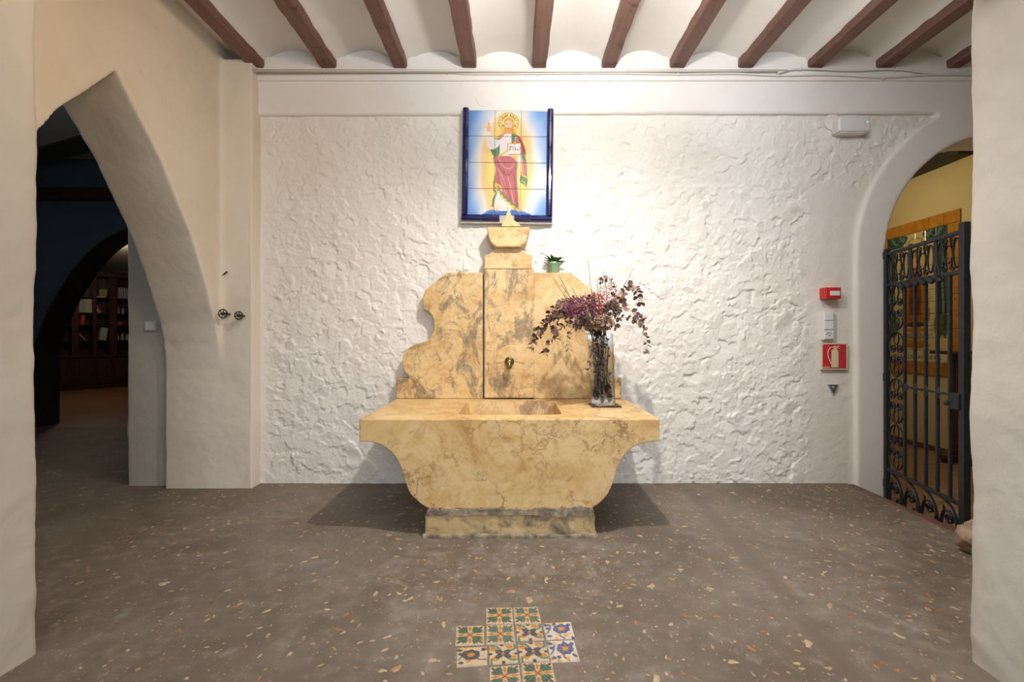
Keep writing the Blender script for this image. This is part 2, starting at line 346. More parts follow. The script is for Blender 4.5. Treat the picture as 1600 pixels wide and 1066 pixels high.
def painted(name, quad, nrm, thick, img, mat, parent, n=40):
    """one tile: quad = four corners (top-left, top-right, bottom-right, bottom-left), picture on its face, sides down to the bed"""
    tl, tr, br, bl = [Vector(q) for q in quad]; nrm = Vector(nrm); H, W, _ = img.shape; vs, fs, cs = [], [], []
    for j in range(n+1):
        for i in range(n+1):
            u, v = i/n, j/n; p = tl*(1-u)*(1-v)+tr*u*(1-v)+br*u*v+bl*(1-u)*v
            e = min(u, 1-u, v, 1-v); p = p-nrm*(thick*.35 if e == 0 else 0); vs.append(p)
            cs.append(img[min(int(v*H), H-1), min(int(u*W), W-1)])
    for j in range(n):
        for i in range(n): a = j*(n+1)+i; fs.append((a, a+n+1, a+n+2, a+1))
    rim = [i for i in range(n+1)]+[(j+1)*(n+1)-1 for j in range(1, n+1)]+[n*(n+1)+i for i in range(n-1, -1, -1)]+[j*(n+1) for j in range(n-1, 0, -1)]
    k0 = len(vs)
    for r in rim: vs.append(vs[r]-nrm*thick); cs.append(cs[r]*.6+np.array((.3, .24, .18))*.4)
    m = len(rim)
    for i in range(m): fs.append((rim[i], rim[(i+1) % m], k0+(i+1) % m, k0+i))
    me = bpy.data.meshes.new(name); me.from_pydata(vs, [], fs); me.update()
    ca = me.color_attributes.new('Col', 'FLOAT_COLOR', 'POINT'); ca.data.foreach_set('color', np.hstack([np.array(cs), np.ones((len(cs), 1))]).ravel())
    return fin(name, me, mat, parent)

# ================================================================ SETTING
BW = 3.55                                                 # back wall
# floor (raised) with nosing, passage floor lower
bm = B(); box(bm, -7.2, 2.585, -3, 5.76, -.2, 0)
floor = fin('floor', bm, M_floor, kind='structure')
bm = B(); box(bm, 2.55, 2.62, 1.4, BW-.03, -.19, .004, .006); fin('trim_2', bm, M_nose, kind='structure', label='brown wooden nosing along the edge of the step down to the gate')
bm = B(); box(bm, 2.58, 4.95, 1.3, 8.2, -.3, -.16); fin('floor_passage', bm, M_passfloor, kind='structure')
bm = B(); box(bm, -14, -2, 5.76, 13, -.2, 0.0); fin('floor_library', bm, M_woodfloor, kind='structure')

# rough back wall: real relief
def rough_wall():
    x0, x1, z0, z1, st = -2.0, 3.36, -.05, 2.92, .006
    nx, nz = int((x1-x0)/st), int((z1-z0)/st)
    X, Z = np.meshgrid(np.linspace(x0, x1, nx+1), np.linspace(z0, z1, nz+1)); x, z = X.ravel(), Z.ravel()
    p = np.stack([x, np.zeros_like(x), z], 1)
    wx = np.stack([perlin(p*1.9+5), np.zeros_like(x), perlin(p*1.9+31)], 1); q = p+wx*.10
    w2 = np.stack([perlin(p*7+5), np.zeros_like(x), perlin(p*7+31)], 1); q2 = q+w2*.05
    low = .016*fbm(p*2.3, 3); H = low.reshape(X.shape).copy(); ed = fbm(q2*15+3, 4).reshape(X.shape)
    # plaster thrown and floated in overlapping dabs, each a tilted plate with a crisp ragged edge
    rs = np.random.RandomState(11)
    for k in range(9500):
        cx, cz = rs.uniform(x0, x1), rs.uniform(z0, z1); ra = rs.choice((rs.uniform(.04, .11), rs.uniform(.02, .055), rs.uniform(.012, .032))); rb = ra*rs.uniform(.3, .9); th = rs.uniform(0, PI)
        i0, i1 = max(0, int((cx-ra*1.3-x0)/(x1-x0)*nx)), min(nx+1, int((cx+ra*1.3-x0)/(x1-x0)*nx)+2); j0, j1 = max(0, int((cz-ra*1.3-z0)/(z1-z0)*nz)), min(nz+1, int((cz+ra*1.3-z0)/(z1-z0)*nz)+2)
        wx_, wz_ = X[j0:j1, i0:i1]-cx, Z[j0:j1, i0:i1]-cz; u_, v_ = wx_*math.cos(th)+wz_*math.sin(th), wz_*math.cos(th)-wx_*math.sin(th)
        d = np.sqrt((u_/ra)**2+(v_/rb)**2)+.62*ed[j0:j1, i0:i1]; m = sstep(1.0, .90, d)*.9*sstep(-.95, .15, u_/ra); hw_ = H[j0:j1, i0:i1]
        t1, t2 = rs.normal(0, .085, 2); base = hw_.mean()*.75+rs.normal(.0006, .0024)
        pl_ = np.clip(base+t1*wx_+t2*wz_, base-.009, base+.009)
        H[j0:j1, i0:i1] = hw_*(1-m)+pl_*m
    ch = H.ravel()-low
    fine = .0022*fbm(q*34, 3)+.0009*fbm(p*90, 2)
    # calmer to the far right (around the switches) and along the edges
    amp = 1-.86*sstep(2.20, 2.34, x+.04*perlin(p*3))*sstep(2.45, 2.2, z+.05*perlin(p*4))
    amp = amp*sstep(-2.0, -1.86, x)*.85+.15*amp; amp = amp*(.45+.55*sstep(2.90, 2.78, z))
    h = (low*.9+ch*1.15+fine)*amp
    y = BW-h
    co = np.stack([x, y, z], 1); me = bpy.data.meshes.new('wall_back')
    a = (np.arange(nz)[:, None]*(nx+1)+np.arange(nx)[None]).ravel(); q4 = np.stack([a, a+1, a+nx+2, a+nx+1], 1)
    xc, zc = x[a], z[a]; rr = np.hypot(xc-3.85, zc-1.77)
    keep = ~(((zc > 1.77) & (rr < 1.14)) | ((zc <= 1.77) & (xc > 2.74))); q4 = q4[keep]
    me.vertices.add(len(co)); me.vertices.foreach_set('co', co.ravel()); me.loops.add(q4.size); me.loops.foreach_set('vertex_index', q4.ravel())
    me.polygons.add(len(q4)); me.polygons.foreach_set('loop_start', np.arange(0, q4.size, 4)); me.polygons.foreach_set('loop_total', np.full(len(q4), 4))
    me.update(calc_edges=True); me.validate()
    return fin('wall_back', me, M_white, smooth=True, kind='structure')
wall_back = rough_wall()
bm = B(); box(bm, -2.7, 2.62, BW+.05, BW+.35, -.2, 3.5); fin('wall_back_core', bm, M_smooth, kind='structure')

# smooth proud plaster: lintel band and arch surround in one outline
def arc(cx, cz, r, a0, a1, n): return [(cx+r*math.cos(math.radians(a0+(a1-a0)*i/n)), cz+r*math.sin(math.radians(a0+(a1-a0)*i/n))) for i in range(n+1)]
pts = [(2.64, -.3), (2.633, 1.2)]+[p for p in arc(3.87, 1.77, 1.237, 180, 116.9, 20)]+[(2.3, 2.866), (1.2, 2.872), (.2, 2.868), (-1.0, 2.862), (-2.03, 2.858), (-2.03, 3.46), (4.95, 3.46), (4.95, -.3), (4.767, -.3)]+arc(3.817, 1.779, .95, 0, 180, 40)+[(2.867, -.3)]
bm = B(); prism(bm, pts, 3.515, 3.88, 'y')
organic(fin('wall_arch_right', bm, M_smooth, kind='structure'), .014, .004, 2.5, .0010, 1)
bm = B(); box(bm, -2.0, 4.9, 3.497, 3.56, 3.115, 3.30, .006, seg=2); fin('trim_1', bm, M_smooth, kind='structure', label='narrow plaster fillet above the lintel band')

# left wall with the pointed arch, pier and return
ap, az = 2.535, 2.628
half = [(0, 1.488), (.113, 1.352), (.224, 1.223), (.325, 1.106), (.471, .877), (.593, .69), (.725, .40), (.785, .243), (.845, .10), (.878, -.06), (.895, -.25)]
rt = [(ap+d, CAMZ+h) for d, h in half]; lt = [(ap-d, CAMZ+h) for d, h in half]
prof = [(1.45, -.1), (1.645, -.1)]+lt[::-1]+rt[1:]+[(3.43, -.1), (3.62, -.1), (3.62, 3.46), (1.45, 3.46)]
bm = B(); prism(bm, prof, -2.64, -2.22, 'x'); box(bm, -2.40, -1.985, 3.43, 3.62, -.1, 3.24)
organic(fin('wall_left', bm, M_cream, kind='structure'), .014, .008, 2.8, .0022, 1)
bm = B(); box(bm, -2.975, -2.5, 3.485, 5.9, -.1, 3.5)
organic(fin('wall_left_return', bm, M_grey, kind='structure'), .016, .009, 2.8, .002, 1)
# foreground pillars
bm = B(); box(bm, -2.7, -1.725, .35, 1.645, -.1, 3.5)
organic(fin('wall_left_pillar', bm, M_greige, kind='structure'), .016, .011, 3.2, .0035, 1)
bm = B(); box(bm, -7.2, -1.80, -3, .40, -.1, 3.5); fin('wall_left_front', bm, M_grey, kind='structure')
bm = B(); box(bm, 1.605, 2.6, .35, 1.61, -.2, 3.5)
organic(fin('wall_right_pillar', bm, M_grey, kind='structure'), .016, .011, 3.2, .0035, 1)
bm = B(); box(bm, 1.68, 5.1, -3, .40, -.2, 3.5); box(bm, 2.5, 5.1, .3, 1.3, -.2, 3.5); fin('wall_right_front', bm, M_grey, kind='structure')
bm = B(); box(bm, 1.485, 1.7, .5, 1.60, 2.335, 2.6, .01); fin('trim_3', bm, M_cream, kind='structure', label='cream corbel at the top of the right pillar')
bm = B(); box(bm, -2.0, 1.8, -3.2, -3.0, -.1, 3.5); fin('wall_front', bm, M_grey, kind='structure')

# ceiling of plaster vaults between beams
BX = [(p-VX)/201.0 for p in (406, 517, 627.5, 734, 842, 949.5, 1055, 1161, 1268, 1374, 1482)]; BX = BX+[BX[-1]+.534, BX[-1]+1.068]
def vaults():
    xs = [BX[0]-.534]+BX; pr = []
    for a, b in zip(xs, xs[1:]):
        for k in range(15):
            t = k/14; pr.append((a+.045+(b-a-.09)*t, 3.255+.095*(1-(2*t-1)**2)**.8))
    yy = np.linspace(-3, 3.60, 60); vs, fs = [], []
    for y in yy:
        for x, z in pr: vs.append((x, y, z+.006*math.sin(3.1*y+x*9)))
    n = len(pr)
    for j in range(len(yy)-1):
        for i in range(n-1): a = j*n+i; fs.append((a, a+n, a+n+1, a+1))
    me = bpy.data.meshes.new('ceiling'); me.from_pydata(vs, [], fs); return fin('ceiling', me, M_vault, smooth=True, kind='structure')
ceiling = vaults()
bm = B(); box(bm, -7.2, 5.1, -3.2, 5.9, 3.48, 3.6); fin('ceiling_light_block', bm, M_vault, kind='structure')  # unseen closing slab, put above the vaults to block light
for i, x in enumerate(BX[:12]):
    bm = B(); wd = .057+.003*math.sin(i*2.3)
    yy = np.linspace(-2.98, 3.535, 90); sec = [(-wd, 3.34), (-wd, 3.222), (-wd+.008, 3.208), (wd-.008, 3.208), (wd, 3.222), (wd, 3.34)]; rings = []
    for y in yy: 
        jj = [R.gauss(0, .0022) for _ in sec]
        rings.append([bm.verts.new((x+sx+(jj[k] if k else 0), y, sz+jj[k]*.6)) for k, (sx, sz) in enumerate(sec)])
    for a, b in zip(rings, rings[1:]):
        for k in range(5): bm.faces.new((a[k], a[k+1], b[k+1], b[k]))
    bm.faces.new(rings[0]); bm.faces.new(rings[-1][::-1])
    fin('ceiling_beam', bm, M_beam, ceiling)

# ---------------- dark room on the left, library beyond
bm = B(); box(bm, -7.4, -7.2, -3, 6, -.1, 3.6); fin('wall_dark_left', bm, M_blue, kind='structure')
ho = [(-6.08, .986), (-5.96, 1.326), (-5.79, 1.666), (-5.55, 2.03), (-5.305, 2.288), (-5.06, 2.44), (-4.80, 2.53), (-4.5, 2.56)]
ho = [tuple(p)[::2] for p in spline([(x, 0, z) for x, z in ho], 4)]
fullarch = ho+[(-9.0-x, z) for x, z in ho[:-1][::-1]]
pr = [(-7.3, -.1), (-6.09, -.1), (-6.09, .6)]+fullarch+[(-2.91, .6), (-2.91, -.1), (-2.7, -.1), (-2.7, 3.55), (-7.3, 3.55)]
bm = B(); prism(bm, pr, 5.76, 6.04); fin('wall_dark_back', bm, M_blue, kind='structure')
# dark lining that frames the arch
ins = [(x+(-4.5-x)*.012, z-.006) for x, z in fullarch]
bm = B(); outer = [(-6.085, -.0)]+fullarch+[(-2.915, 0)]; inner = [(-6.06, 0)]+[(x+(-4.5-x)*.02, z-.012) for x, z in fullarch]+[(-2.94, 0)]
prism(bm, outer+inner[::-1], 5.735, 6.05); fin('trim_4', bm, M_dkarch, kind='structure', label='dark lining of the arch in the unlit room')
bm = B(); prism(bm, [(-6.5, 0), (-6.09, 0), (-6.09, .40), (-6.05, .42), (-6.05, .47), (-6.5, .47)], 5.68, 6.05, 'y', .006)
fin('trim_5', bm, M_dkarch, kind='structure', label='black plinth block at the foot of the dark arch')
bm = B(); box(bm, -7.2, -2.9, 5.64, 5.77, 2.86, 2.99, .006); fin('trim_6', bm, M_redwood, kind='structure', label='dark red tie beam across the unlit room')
a, b = P(40, 250, 5.0), P(175, 212, 4.3); bm = B(); d = (b-a).normalized(); a = a-d*1.2; b = b+d*.5
tube(bm, [a, b], .10, 4); fin('trim_7', bm, M_black_wood, kind='structure', label='black rafter under the sloping roof of the unlit room')
bm = B(); box(bm, -7.2, -2.7, 1.5, 5.9, 3.40, 3.5); fin('ceiling_dark_room', bm, M_grey, kind='structure')
bm = B(); box(bm, -14, -2.5, 12.0, 12.2, -.1, 3.6); box(bm, -14.2, -14, 6, 12.2, -.1, 3.6); box(bm, -3.2, -3, 6, 12.2, -.1, 3.6); fin('wall_library', bm, M_grey, kind='structure')
bm = B(); box(bm, -14.2, -2.5, 6.04, 12.2, 2.86, 2.95); fin('ceiling_library', bm, M_cream, kind='structure')

# ---------------- passage on the right
bm = B(); box(bm, 4.78, 5.0, 3.8, 8.4, -.3, 3.6); box(bm, 4.90, 5.1, 1.2, 3.9, -.3, 3.6); fin('wall_passage_right', bm, M_yellow, kind='structure')
bm = B(); box(bm, 2.4, 4.95, 8.2, 8.4, -.3, 3.6); box(bm, 2.4, 2.55, 3.85, 8.3, -.3, 3.6); fin('wall_passage_back', bm, M_yellow, kind='structure')
bm = B(); box(bm, 2.4, 5.0, 3.85, 8.4, 3.25, 3.4); fin('ceiling_passage', bm, M_yellow, kind='structure')
bm = B(); box(bm, 4.62, 4.79, 4.74, 8.2, 3.05, 3.26, .01); fin('trim_8', bm, M_black_wood, kind='structure', label='dark wall plate beam under the passage ceiling')
bm = B(); box(bm, 4.765, 4.785, 3.9, 8.2, -.16, -.10, .003); fin('baseboard_passage', bm, M_nose, kind='structure')

# ---------------- floor tiles set in the concrete (parts of the floor)
CRM = (205, 182, 150)
def acanthus(seed, faded=False):
    rr = random.Random(seed); c = Canvas(60, 60, CRM); dk, gr, og = (28, 48, 58), (62, 112, 84), (196, 128, 52)
    if faded: gr = (84, 128, 100); dk = (48, 66, 78)
    for k in range(4):
        def T(x, y):
            x, y = x-30, y-30
            for _ in range(k): x, y = -y, x
            return (x+30, y+30)
        for L, wd, cl in ((1, 1, dk), (.86, .62, gr)):
            for (ax, ay, bx, by, wx) in ((33, 27, 57, 4, 9), (38, 26, 58, 14, 6), (34, 22, 46, 3, 6), (40, 24, 59, 21, 4.5), (36, 20, 39, 3, 4.5)):
                mx, my = (ax+bx)/2, (ay+by)/2; dx, dy = bx-ax, by-ay; ln = math.hypot(dx, dy); nx, ny = -dy/ln*wx/2*wd, dx/ln*wx/2*wd
                ex, ey = ax+dx*L, ay+dy*L
                c.blob([T(ax, ay), T(mx+nx, my+ny), T(ex, ey), T(mx-nx, my-ny)], cl)
        c.line([T(33, 27), T(52, 8)], 1.1, (150, 100, 60))
        c.blob([T(30, 22), T(33.2, 12), T(30, 2), T(26.8, 12)], og); c.line([T(30, 20), T(30, 9)], 1, (130, 72, 30))
        c.ell(*T(34, 26), 3.4, 3.4, (186, 116, 58)); c.ell(*T(34, 26), 1.3, 1.3, (110, 60, 34))
    c.ell(30, 30, 2.2, 2.2, dk); return c.out()
def fourpetal(seed):
    c = Canvas(60, 60, CRM); dk, bl, og, tl = (52, 56, 72), (84, 88, 108), (205, 146, 52), (84, 124, 108)
    c.line([(4, 4), (16, 6), (24, 18), (38, 44), (50, 52), (58, 50)], 5, tl); c.line([(56, 3), (55, 16), (44, 22), (18, 38), (6, 48), (5, 58)], 5, tl)
    for x, y in ((43, 9), (13, 46), (48, 43), (9, 15)):
        for r, cl in ((8.5, (150, 92, 36)), (7, og)): c.blob([(x-r, y-2), (x, y-r*.8), (x+r, y), (x, y+r*.75)], cl)
        c.line([(x-4, y+2), (x, y-2), (x+4, y)], 1.2, (150, 92, 36))
    for x, y in ((3, 30), (57, 32), (30, 57), (28, 3)): c.ell(x, y, 4.5, 3.5, (58, 64, 90))
    for ang in (40, 140, 220, 320):
        t = math.radians(ang); c.ell(30+math.cos(t)*10.5, 31+math.sin(t)*9, 10, 6.2, dk, 1, t); c.ell(30+math.cos(t)*11, 31+math.sin(t)*9.4, 7, 3.4, bl, 1, t)
    c.ell(30, 31, 4.2, 4.2, og); c.ell(30, 31, 2, 2, (160, 90, 40)); return c.out()
def bigflower(seed, dark=False):
    rr = random.Random(seed); c = Canvas(60, 60, CRM if dark else (212, 200, 186)); bl, lb, og = ((56, 60, 74), (82, 86, 100), (200, 138, 56)) if dark else ((66, 72, 126), (104, 110, 158), (214, 166, 60))
    c.line([(2, 4), (14, 14), (10, 30), (4, 40)], 4, (104, 124, 116)); c.line([(34, 30), (44, 42), (58, 44)] if dark else [(34, 34), (30, 48), (38, 58)], 3.4, (74, 80, 112))
    for _ in range(9): 
        x, y = rr.uniform(2, 58), rr.choice((rr.uniform(40, 58), rr.uniform(2, 10))); c.ell(x, y, rr.uniform(3, 6.5), rr.uniform(2.5, 4.5), rr.choice((og, og, bl, (222, 178, 84))), 1, rr.uniform(0, 3))
    for x, y in ((6, 10), (8, 22), (52, 12), (9, 50)): c.ell(x, y, 5, 4, bl); c.ell(x+1, y+1, 2.4, 2, lb)
    cx, cy = (28, 26) if dark else (36, 25)
    for k in range(7):
        t = 2*PI*k/7+.3; c.ell(cx+11*math.cos(t), cy+10*math.sin(t), 7.2, 7.2, bl); c.ell(cx+11.5*math.cos(t), cy+10.5*math.sin(t), 4.4, 4.4, lb)
    c.ell(cx, cy, 8, 7.6, (150, 96, 40)); c.ell(cx, cy, 7, 6.6, og)
    for k in range(8): c.ell(cx+4*math.cos(k*PI/4), cy+4*math.sin(k*PI/4), .9, .9, (150, 90, 40))
    return c.out()
FT = [((488, 122), (742, 118), (752, 270), (488, 276), acanthus(1)), ((750, 118), (990, 110), (1024, 268), (762, 272), acanthus(2, True)),
      ((200, 298), (470, 290), (475, 472), (192, 482), acanthus(3)), ((490, 288), (755, 282), (775, 464), (488, 470), acanthus(4, True)),
      ((775, 285), (1015, 277), (1052, 428), (783, 438), fourpetal(1)), ((1033, 270), (1308, 255), (1347, 415), (1065, 425), bigflower(2)),
      ((205, 508), (505, 492), (502, 665), (203, 690), bigflower(3, True)), ((515, 480), (780, 470), (800, 645), (518, 665), fourpetal(2)),
      ((790, 460), (1060, 447), (1102, 630), (815, 642), fourpetal(3)), ((1070, 440), (1335, 430), (1395, 630), (1110, 642), bigflower(5)),
      ((520, 692), (810, 667), (832, 872), (518, 905), acanthus(6)), ((825, 652), (1125, 640), (1165, 850), (840, 870), acanthus(7))]
for a, b, c_, d, img in FT:
    q = [FL(680+x/6.154, 930+y/6.154, .004) for x, y in (a, b, c_, d)]
    painted('floor_tile', q, (0, 0, 1), .012, img, M_floorpaint, floor, 44)
tc = FL(805, 1000)
# pebbles and shells set in the floor
PM = [mottled('pebble_'+n, tuple(x*.7 for x in a), tuple(x*.86 for x in a), 60, .5, 0) for n, a in (('tan', (.46, .30, .155)), ('orange', (.40, .19, .075)), ('cream', (.55, .42, .25)), ('grey', (.26, .22, .18)), ('brown', (.24, .14, .075)))]
def pebble_bm(bm, c, a, b, h, rot, rr, bend=0):
    n = 9; ca, sa = math.cos(rot), math.sin(rot); rings = []
    for f, z in ((1, -.002), (.92, h*.6), (.5, h)):
        ring = []
        for k in range(n):
            t = 2*PI*k/n; j = pj[k] if (pj := rr) else 1
            x, y = a*f*j*math.cos(t), b*f*j*math.sin(t); y += bend*(x*x/a/a)*b
            ring.append(bm.verts.new((c[0]+x*ca-y*sa, c[1]+x*sa+y*ca, c[2]+z)))
        rings.append(ring)
    for p, q in zip(rings, rings[1:]):
        for k in range(n): bm.faces.new((p[k], p[(k+1) % n], q[(k+1) % n], q[k]))
    bm.faces.new(rings[-1])
cands = []
while len(cands) < 2600:
    y = R.uniform(1.45, 3.5); x = R.uniform(-2.3, 2.55)
    if abs(x/y) > 1.12: continue
    if -.56 < x < .5 and y > 2.55: continue
    if -.20 < x-tc.x < .22 and 1.30 < y < 1.96: continue
    if x < -1.6 and y < 1.75 or x > 1.5 and y < 1.7: continue
    if x < -1.9 and y > 3.38: continue
    if abs(x-.074*y-1.04) < .05 and R.random() < .8: continue
    if R.random() < .5*(x < -.7): continue
    sz = min(.026, R.lognormvariate(math.log(.0078), .46)); cands.append((sz/y, sz, x, y))
cands.sort(reverse=True); pms = []
for k in range(20):
    bm = B(); rr = [R.uniform(.72, 1.2) for _ in range(9)]; pebble_bm(bm, (0, 0, 0), 1, R.uniform(.28, .62), .12, 0, rr, R.uniform(-.5, .7))
    me = bpy.data.meshes.new('pebble'); bm.normal_update(); bm.to_mesh(me); bm.free(); me.materials.append(PM[(0, 1, 2, 0, 2, 4, 0, 1, 3, 2)[k % 10]]); me.polygons.foreach_set('use_smooth', [True]*len(me.polygons)); pms.append(me)
for _, sz, x, y in cands[:299]:
    o = bpy.data.objects.new('pebble', R.choice(pms)); COL.objects.link(o); o.parent = floor; o.location = (x, y, .0005); o.rotation_euler = (0, 0, R.uniform(0, 6.3)); o.scale = (sz, sz, sz*.8)
bm = B(); mi = []
for _, sz, x, y in cands[299:]:
    n0 = len(bm.faces); pebble_bm(bm, (x, y, 0), sz, sz*R.uniform(.35, .75), sz*.12, R.uniform(0, 6.3), [R.uniform(.75, 1.2) for _ in range(9)], R.uniform(-.4, .6))
    bm.faces.ensure_lookup_table(); k = R.choice((0, 1, 2, 0, 2, 3, 4))
    for f in bm.faces[n0:]: f.material_index = k
for _ in range(700):
    y = R.uniform(3.0, 5.6); x = R.uniform(-6, -2.0)
    if -2.7 < x and y > 3.35 or x > -2.95 and y > 3.4: continue
    sz = R.uniform(.004, .012); n0 = len(bm.faces); pebble_bm(bm, (x, y, 0), sz*1.6, sz*.7, sz*.2, R.uniform(0, 6.3), [R.uniform(.75, 1.2) for _ in range(9)])
    bm.faces.ensure_lookup_table()
    for f in bm.faces[n0:]: f.material_index = 2
fin('gravel', bm, PM, floor, kind='stuff')

# ================================================================ FOUNTAIN
fo = thing('wall_fountain', (-.029, 3.0, 0), 'yellow marble wall fountain with broad basin, scalloped back slab and stepped urn top', 'fountain')
s0 = F/2.60
pl = [(561, 690), (580, 691.5), (598.5, 697), (614, 710), (625.5, 729), (633, 752), (641, 772), (655, 785.5), (668, 795)]
pr_ = [(1031, 690), (1012, 691.5), (993, 697), (977, 710), (966, 729), (959, 752), (950, 772), (938, 785.5), (925, 795)]
def bx(p): q = P(p[0], p[1], 2.60); return (q.x, q.z)
L = [tuple(p)[:2] for p in spline([(*p, 0) for p in pl], 4)]; Rr = [tuple(p)[:2] for p in spline([(*p, 0) for p in pr_], 4)]
poly = [bx((561, 655)), bx((1031, 655))]+[bx(p) for p in Rr]+[bx(p) for p in L[::-1]]
bm = B(); prism(bm, poly, 2.60, 3.53, 'y', .006)
basin = fin('basin', bm, M_stone, fo)
bm = B(); g = org(fo); q = B()
prism(q, [(-.385, 2.71), (.32, 2.71), (.32, 3.34), (-.385, 3.34)], .42, .9, 'z'); q.verts.ensure_lookup_table()
for v in q.verts:
    if v.co.z < .5: v.co.x = -.03+(v.co.x+.03)*.78; v.co.y = 3.02+(v.co.y-3.02)*.75
bmesh.ops.bevel(q, geom=[e for e in q.edges], offset=.045, segments=4, affect='EDGES', profile=.5)
cut = fin('cutter', q, M_stone); cut.data.transform(Matrix.Translation(-g)); cut.location = g
bpy.context.view_layer.update()
mo = basin.modifiers.new('b', 'BOOLEAN'); mo.operation = 'DIFFERENCE'; mo.object = cut; mo.solver = 'EXACT'; apply_mods(basin)
cm = cut.data; bpy.data.objects.remove(cut); bpy.data.meshes.remove(cm)
bm = B(); box(bm, -.035, .035, 3.0, 3.07, .418, .424, .002); lathe(bm, [(.03, 0), (.03, .006), (.012, .006)], (0, 3.03, .424), 16); fin('drain', bm, M_brass, fo)
# plinth: rough front with mortar
bm = B(); box(bm, -.513, .455, 2.588, 3.50, 0, .128); pln = fin('plinth', bm, M_plinth, fo); pln.location = (0, 0, 0)
organic(pln, .011, .010, 7, .005, 1)
bm = B(); rr = []
for i in range(70):
    t = i/69; x = -.50+.945*t; h = .012+.012*abs(math.sin(i*.9+2*math.sin(i*.37)))+R.uniform(0, .009)+.016*(t > .8)*(t < .97); rr.append((x, .152+h*.8-.008))
poly = [(-.51, .124), (.1, .130), (.2, .118), (.45, .120)]+rr[::-1]
prism(bm, poly, 2.583, 2.75); fin('mortar_bed', bm, M_mortar, fo)
bm = B(); box(bm, -.525, .468, 2.575, 2.9, -.01, .022); fo_m = fin('plinth_foot', bm, M_mortar, fo); organic(fo_m, .009, .008, 9, .004, 1)
# back slabs
def w2(p, D=3.45): q = P(p[0], p[1], D); return (q.x, q.z)
wingL = [(619, 623), (619, 591), (640, 591), (633, 584), (629.2, 572), (629, 559), (635, 547), (647, 539), (660, 535.5), (669, 531), (676, 520), (678, 505), (673.5, 491), (661.5, 482.6), (660, 470), (664, 454), (697.6, 426), (754.5, 426), (754.5, 623)]
def smoothpart(w):
    a = w[:3]; cur = [tuple(p)[:2] for p in spline([(*p, 0) for p in w[2:14]], 4)]; return a[:2]+cur+w[14:]
bm = B(); prism(bm, [w2(p) for p in smoothpart(wingL)], 3.45, 3.535, 'y', .006); fin('wing_slab', bm, M_stone_g, fo, label='left scalloped slab of the fountain back')
mir = lambda w: [(1590-x if abs(x-754.5) > .1 else 833.5, y) for x, y in w]
bm = B(); prism(bm, [w2(p) for p in mir(smoothpart(wingL))], 3.45, 3.535, 'y', .006); fin('wing_slab', bm, M_stone, fo, label='right scalloped slab of the fountain back, behind the vase')
bm = B(); prism(bm, [w2(p, 3.425) for p in ((757, 622), (834.5, 622), (834.5, 420.5), (757, 420.5))], 3.425, 3.535, 'y', .005); fin('centre_slab', bm, M_stone_g, fo)
cap = [(757, 420), (757, 399), (765, 396.5), (771, 391.5), (775, 386), (813, 386), (817, 391.5), (823, 396.5), (831.5, 399), (831.5, 420)]
bm = B(); prism(bm, [w2(p, 3.425) for p in cap], 3.425, 3.545, 'y', .004); fin('cap_block', bm, M_stone, fo)
urn = [(775, 386), (767, 379), (763, 370), (761, 360), (760.5, 354.5), (828, 354.5), (827.5, 361), (825, 371), (821, 380), (813, 386)]
bm = B(); prism(bm, [w2(p, 3.37) for p in urn], 3.37, 3.545, 'y', .012, 3); fin('urn', bm, M_stone, fo)
fnl = [(783.5, 354), (784, 346), (788, 343), (790, 338), (791.5, 333), (794.8, 326), (798, 333), (799.5, 338), (802, 343), (813, 351), (813.5, 354)]
bm = B(); prism(bm, [w2(p, 3.41) for p in fnl], 3.41, 3.50, 'y', .006); fin('finial', bm, M_stone, fo)
# spout and its rosette
ro = P(797.5, 563, 3.425); bm = B(); lathe(bm, [(.112, 0), (.112, .004), (.106, .009), (.0, .010)], ro, 40, Matrix.Rotation(PI/2, 3, 'X').to_4x4())
for v in bm.verts:
    if v.co.z < ro.z-.03: v.co.y = max(v.co.y, 3.4235)
fin('rosette', bm, M_stone, fo)
t0 = P(796, 565, 3.415); bm = B()
lathe(bm, [(.036, 0), (.036, .010), (.030, .016), (.024, .018), (.021, .024), (.021, .055), (.027, .058), (.027, .072), (.018, .078), (.017, .085), (.010, .085)], t0, 20, Matrix.Rotation(PI/2, 3, 'X').to_4x4())
tube(bm, [t0+Vector((0, -.055, 0)), t0+Vector((0, -.075, -.018)), t0+Vector((0, -.083, -.048))], [.019, .018, .017], 12); fin('spout', bm, M_brass, fo, True)

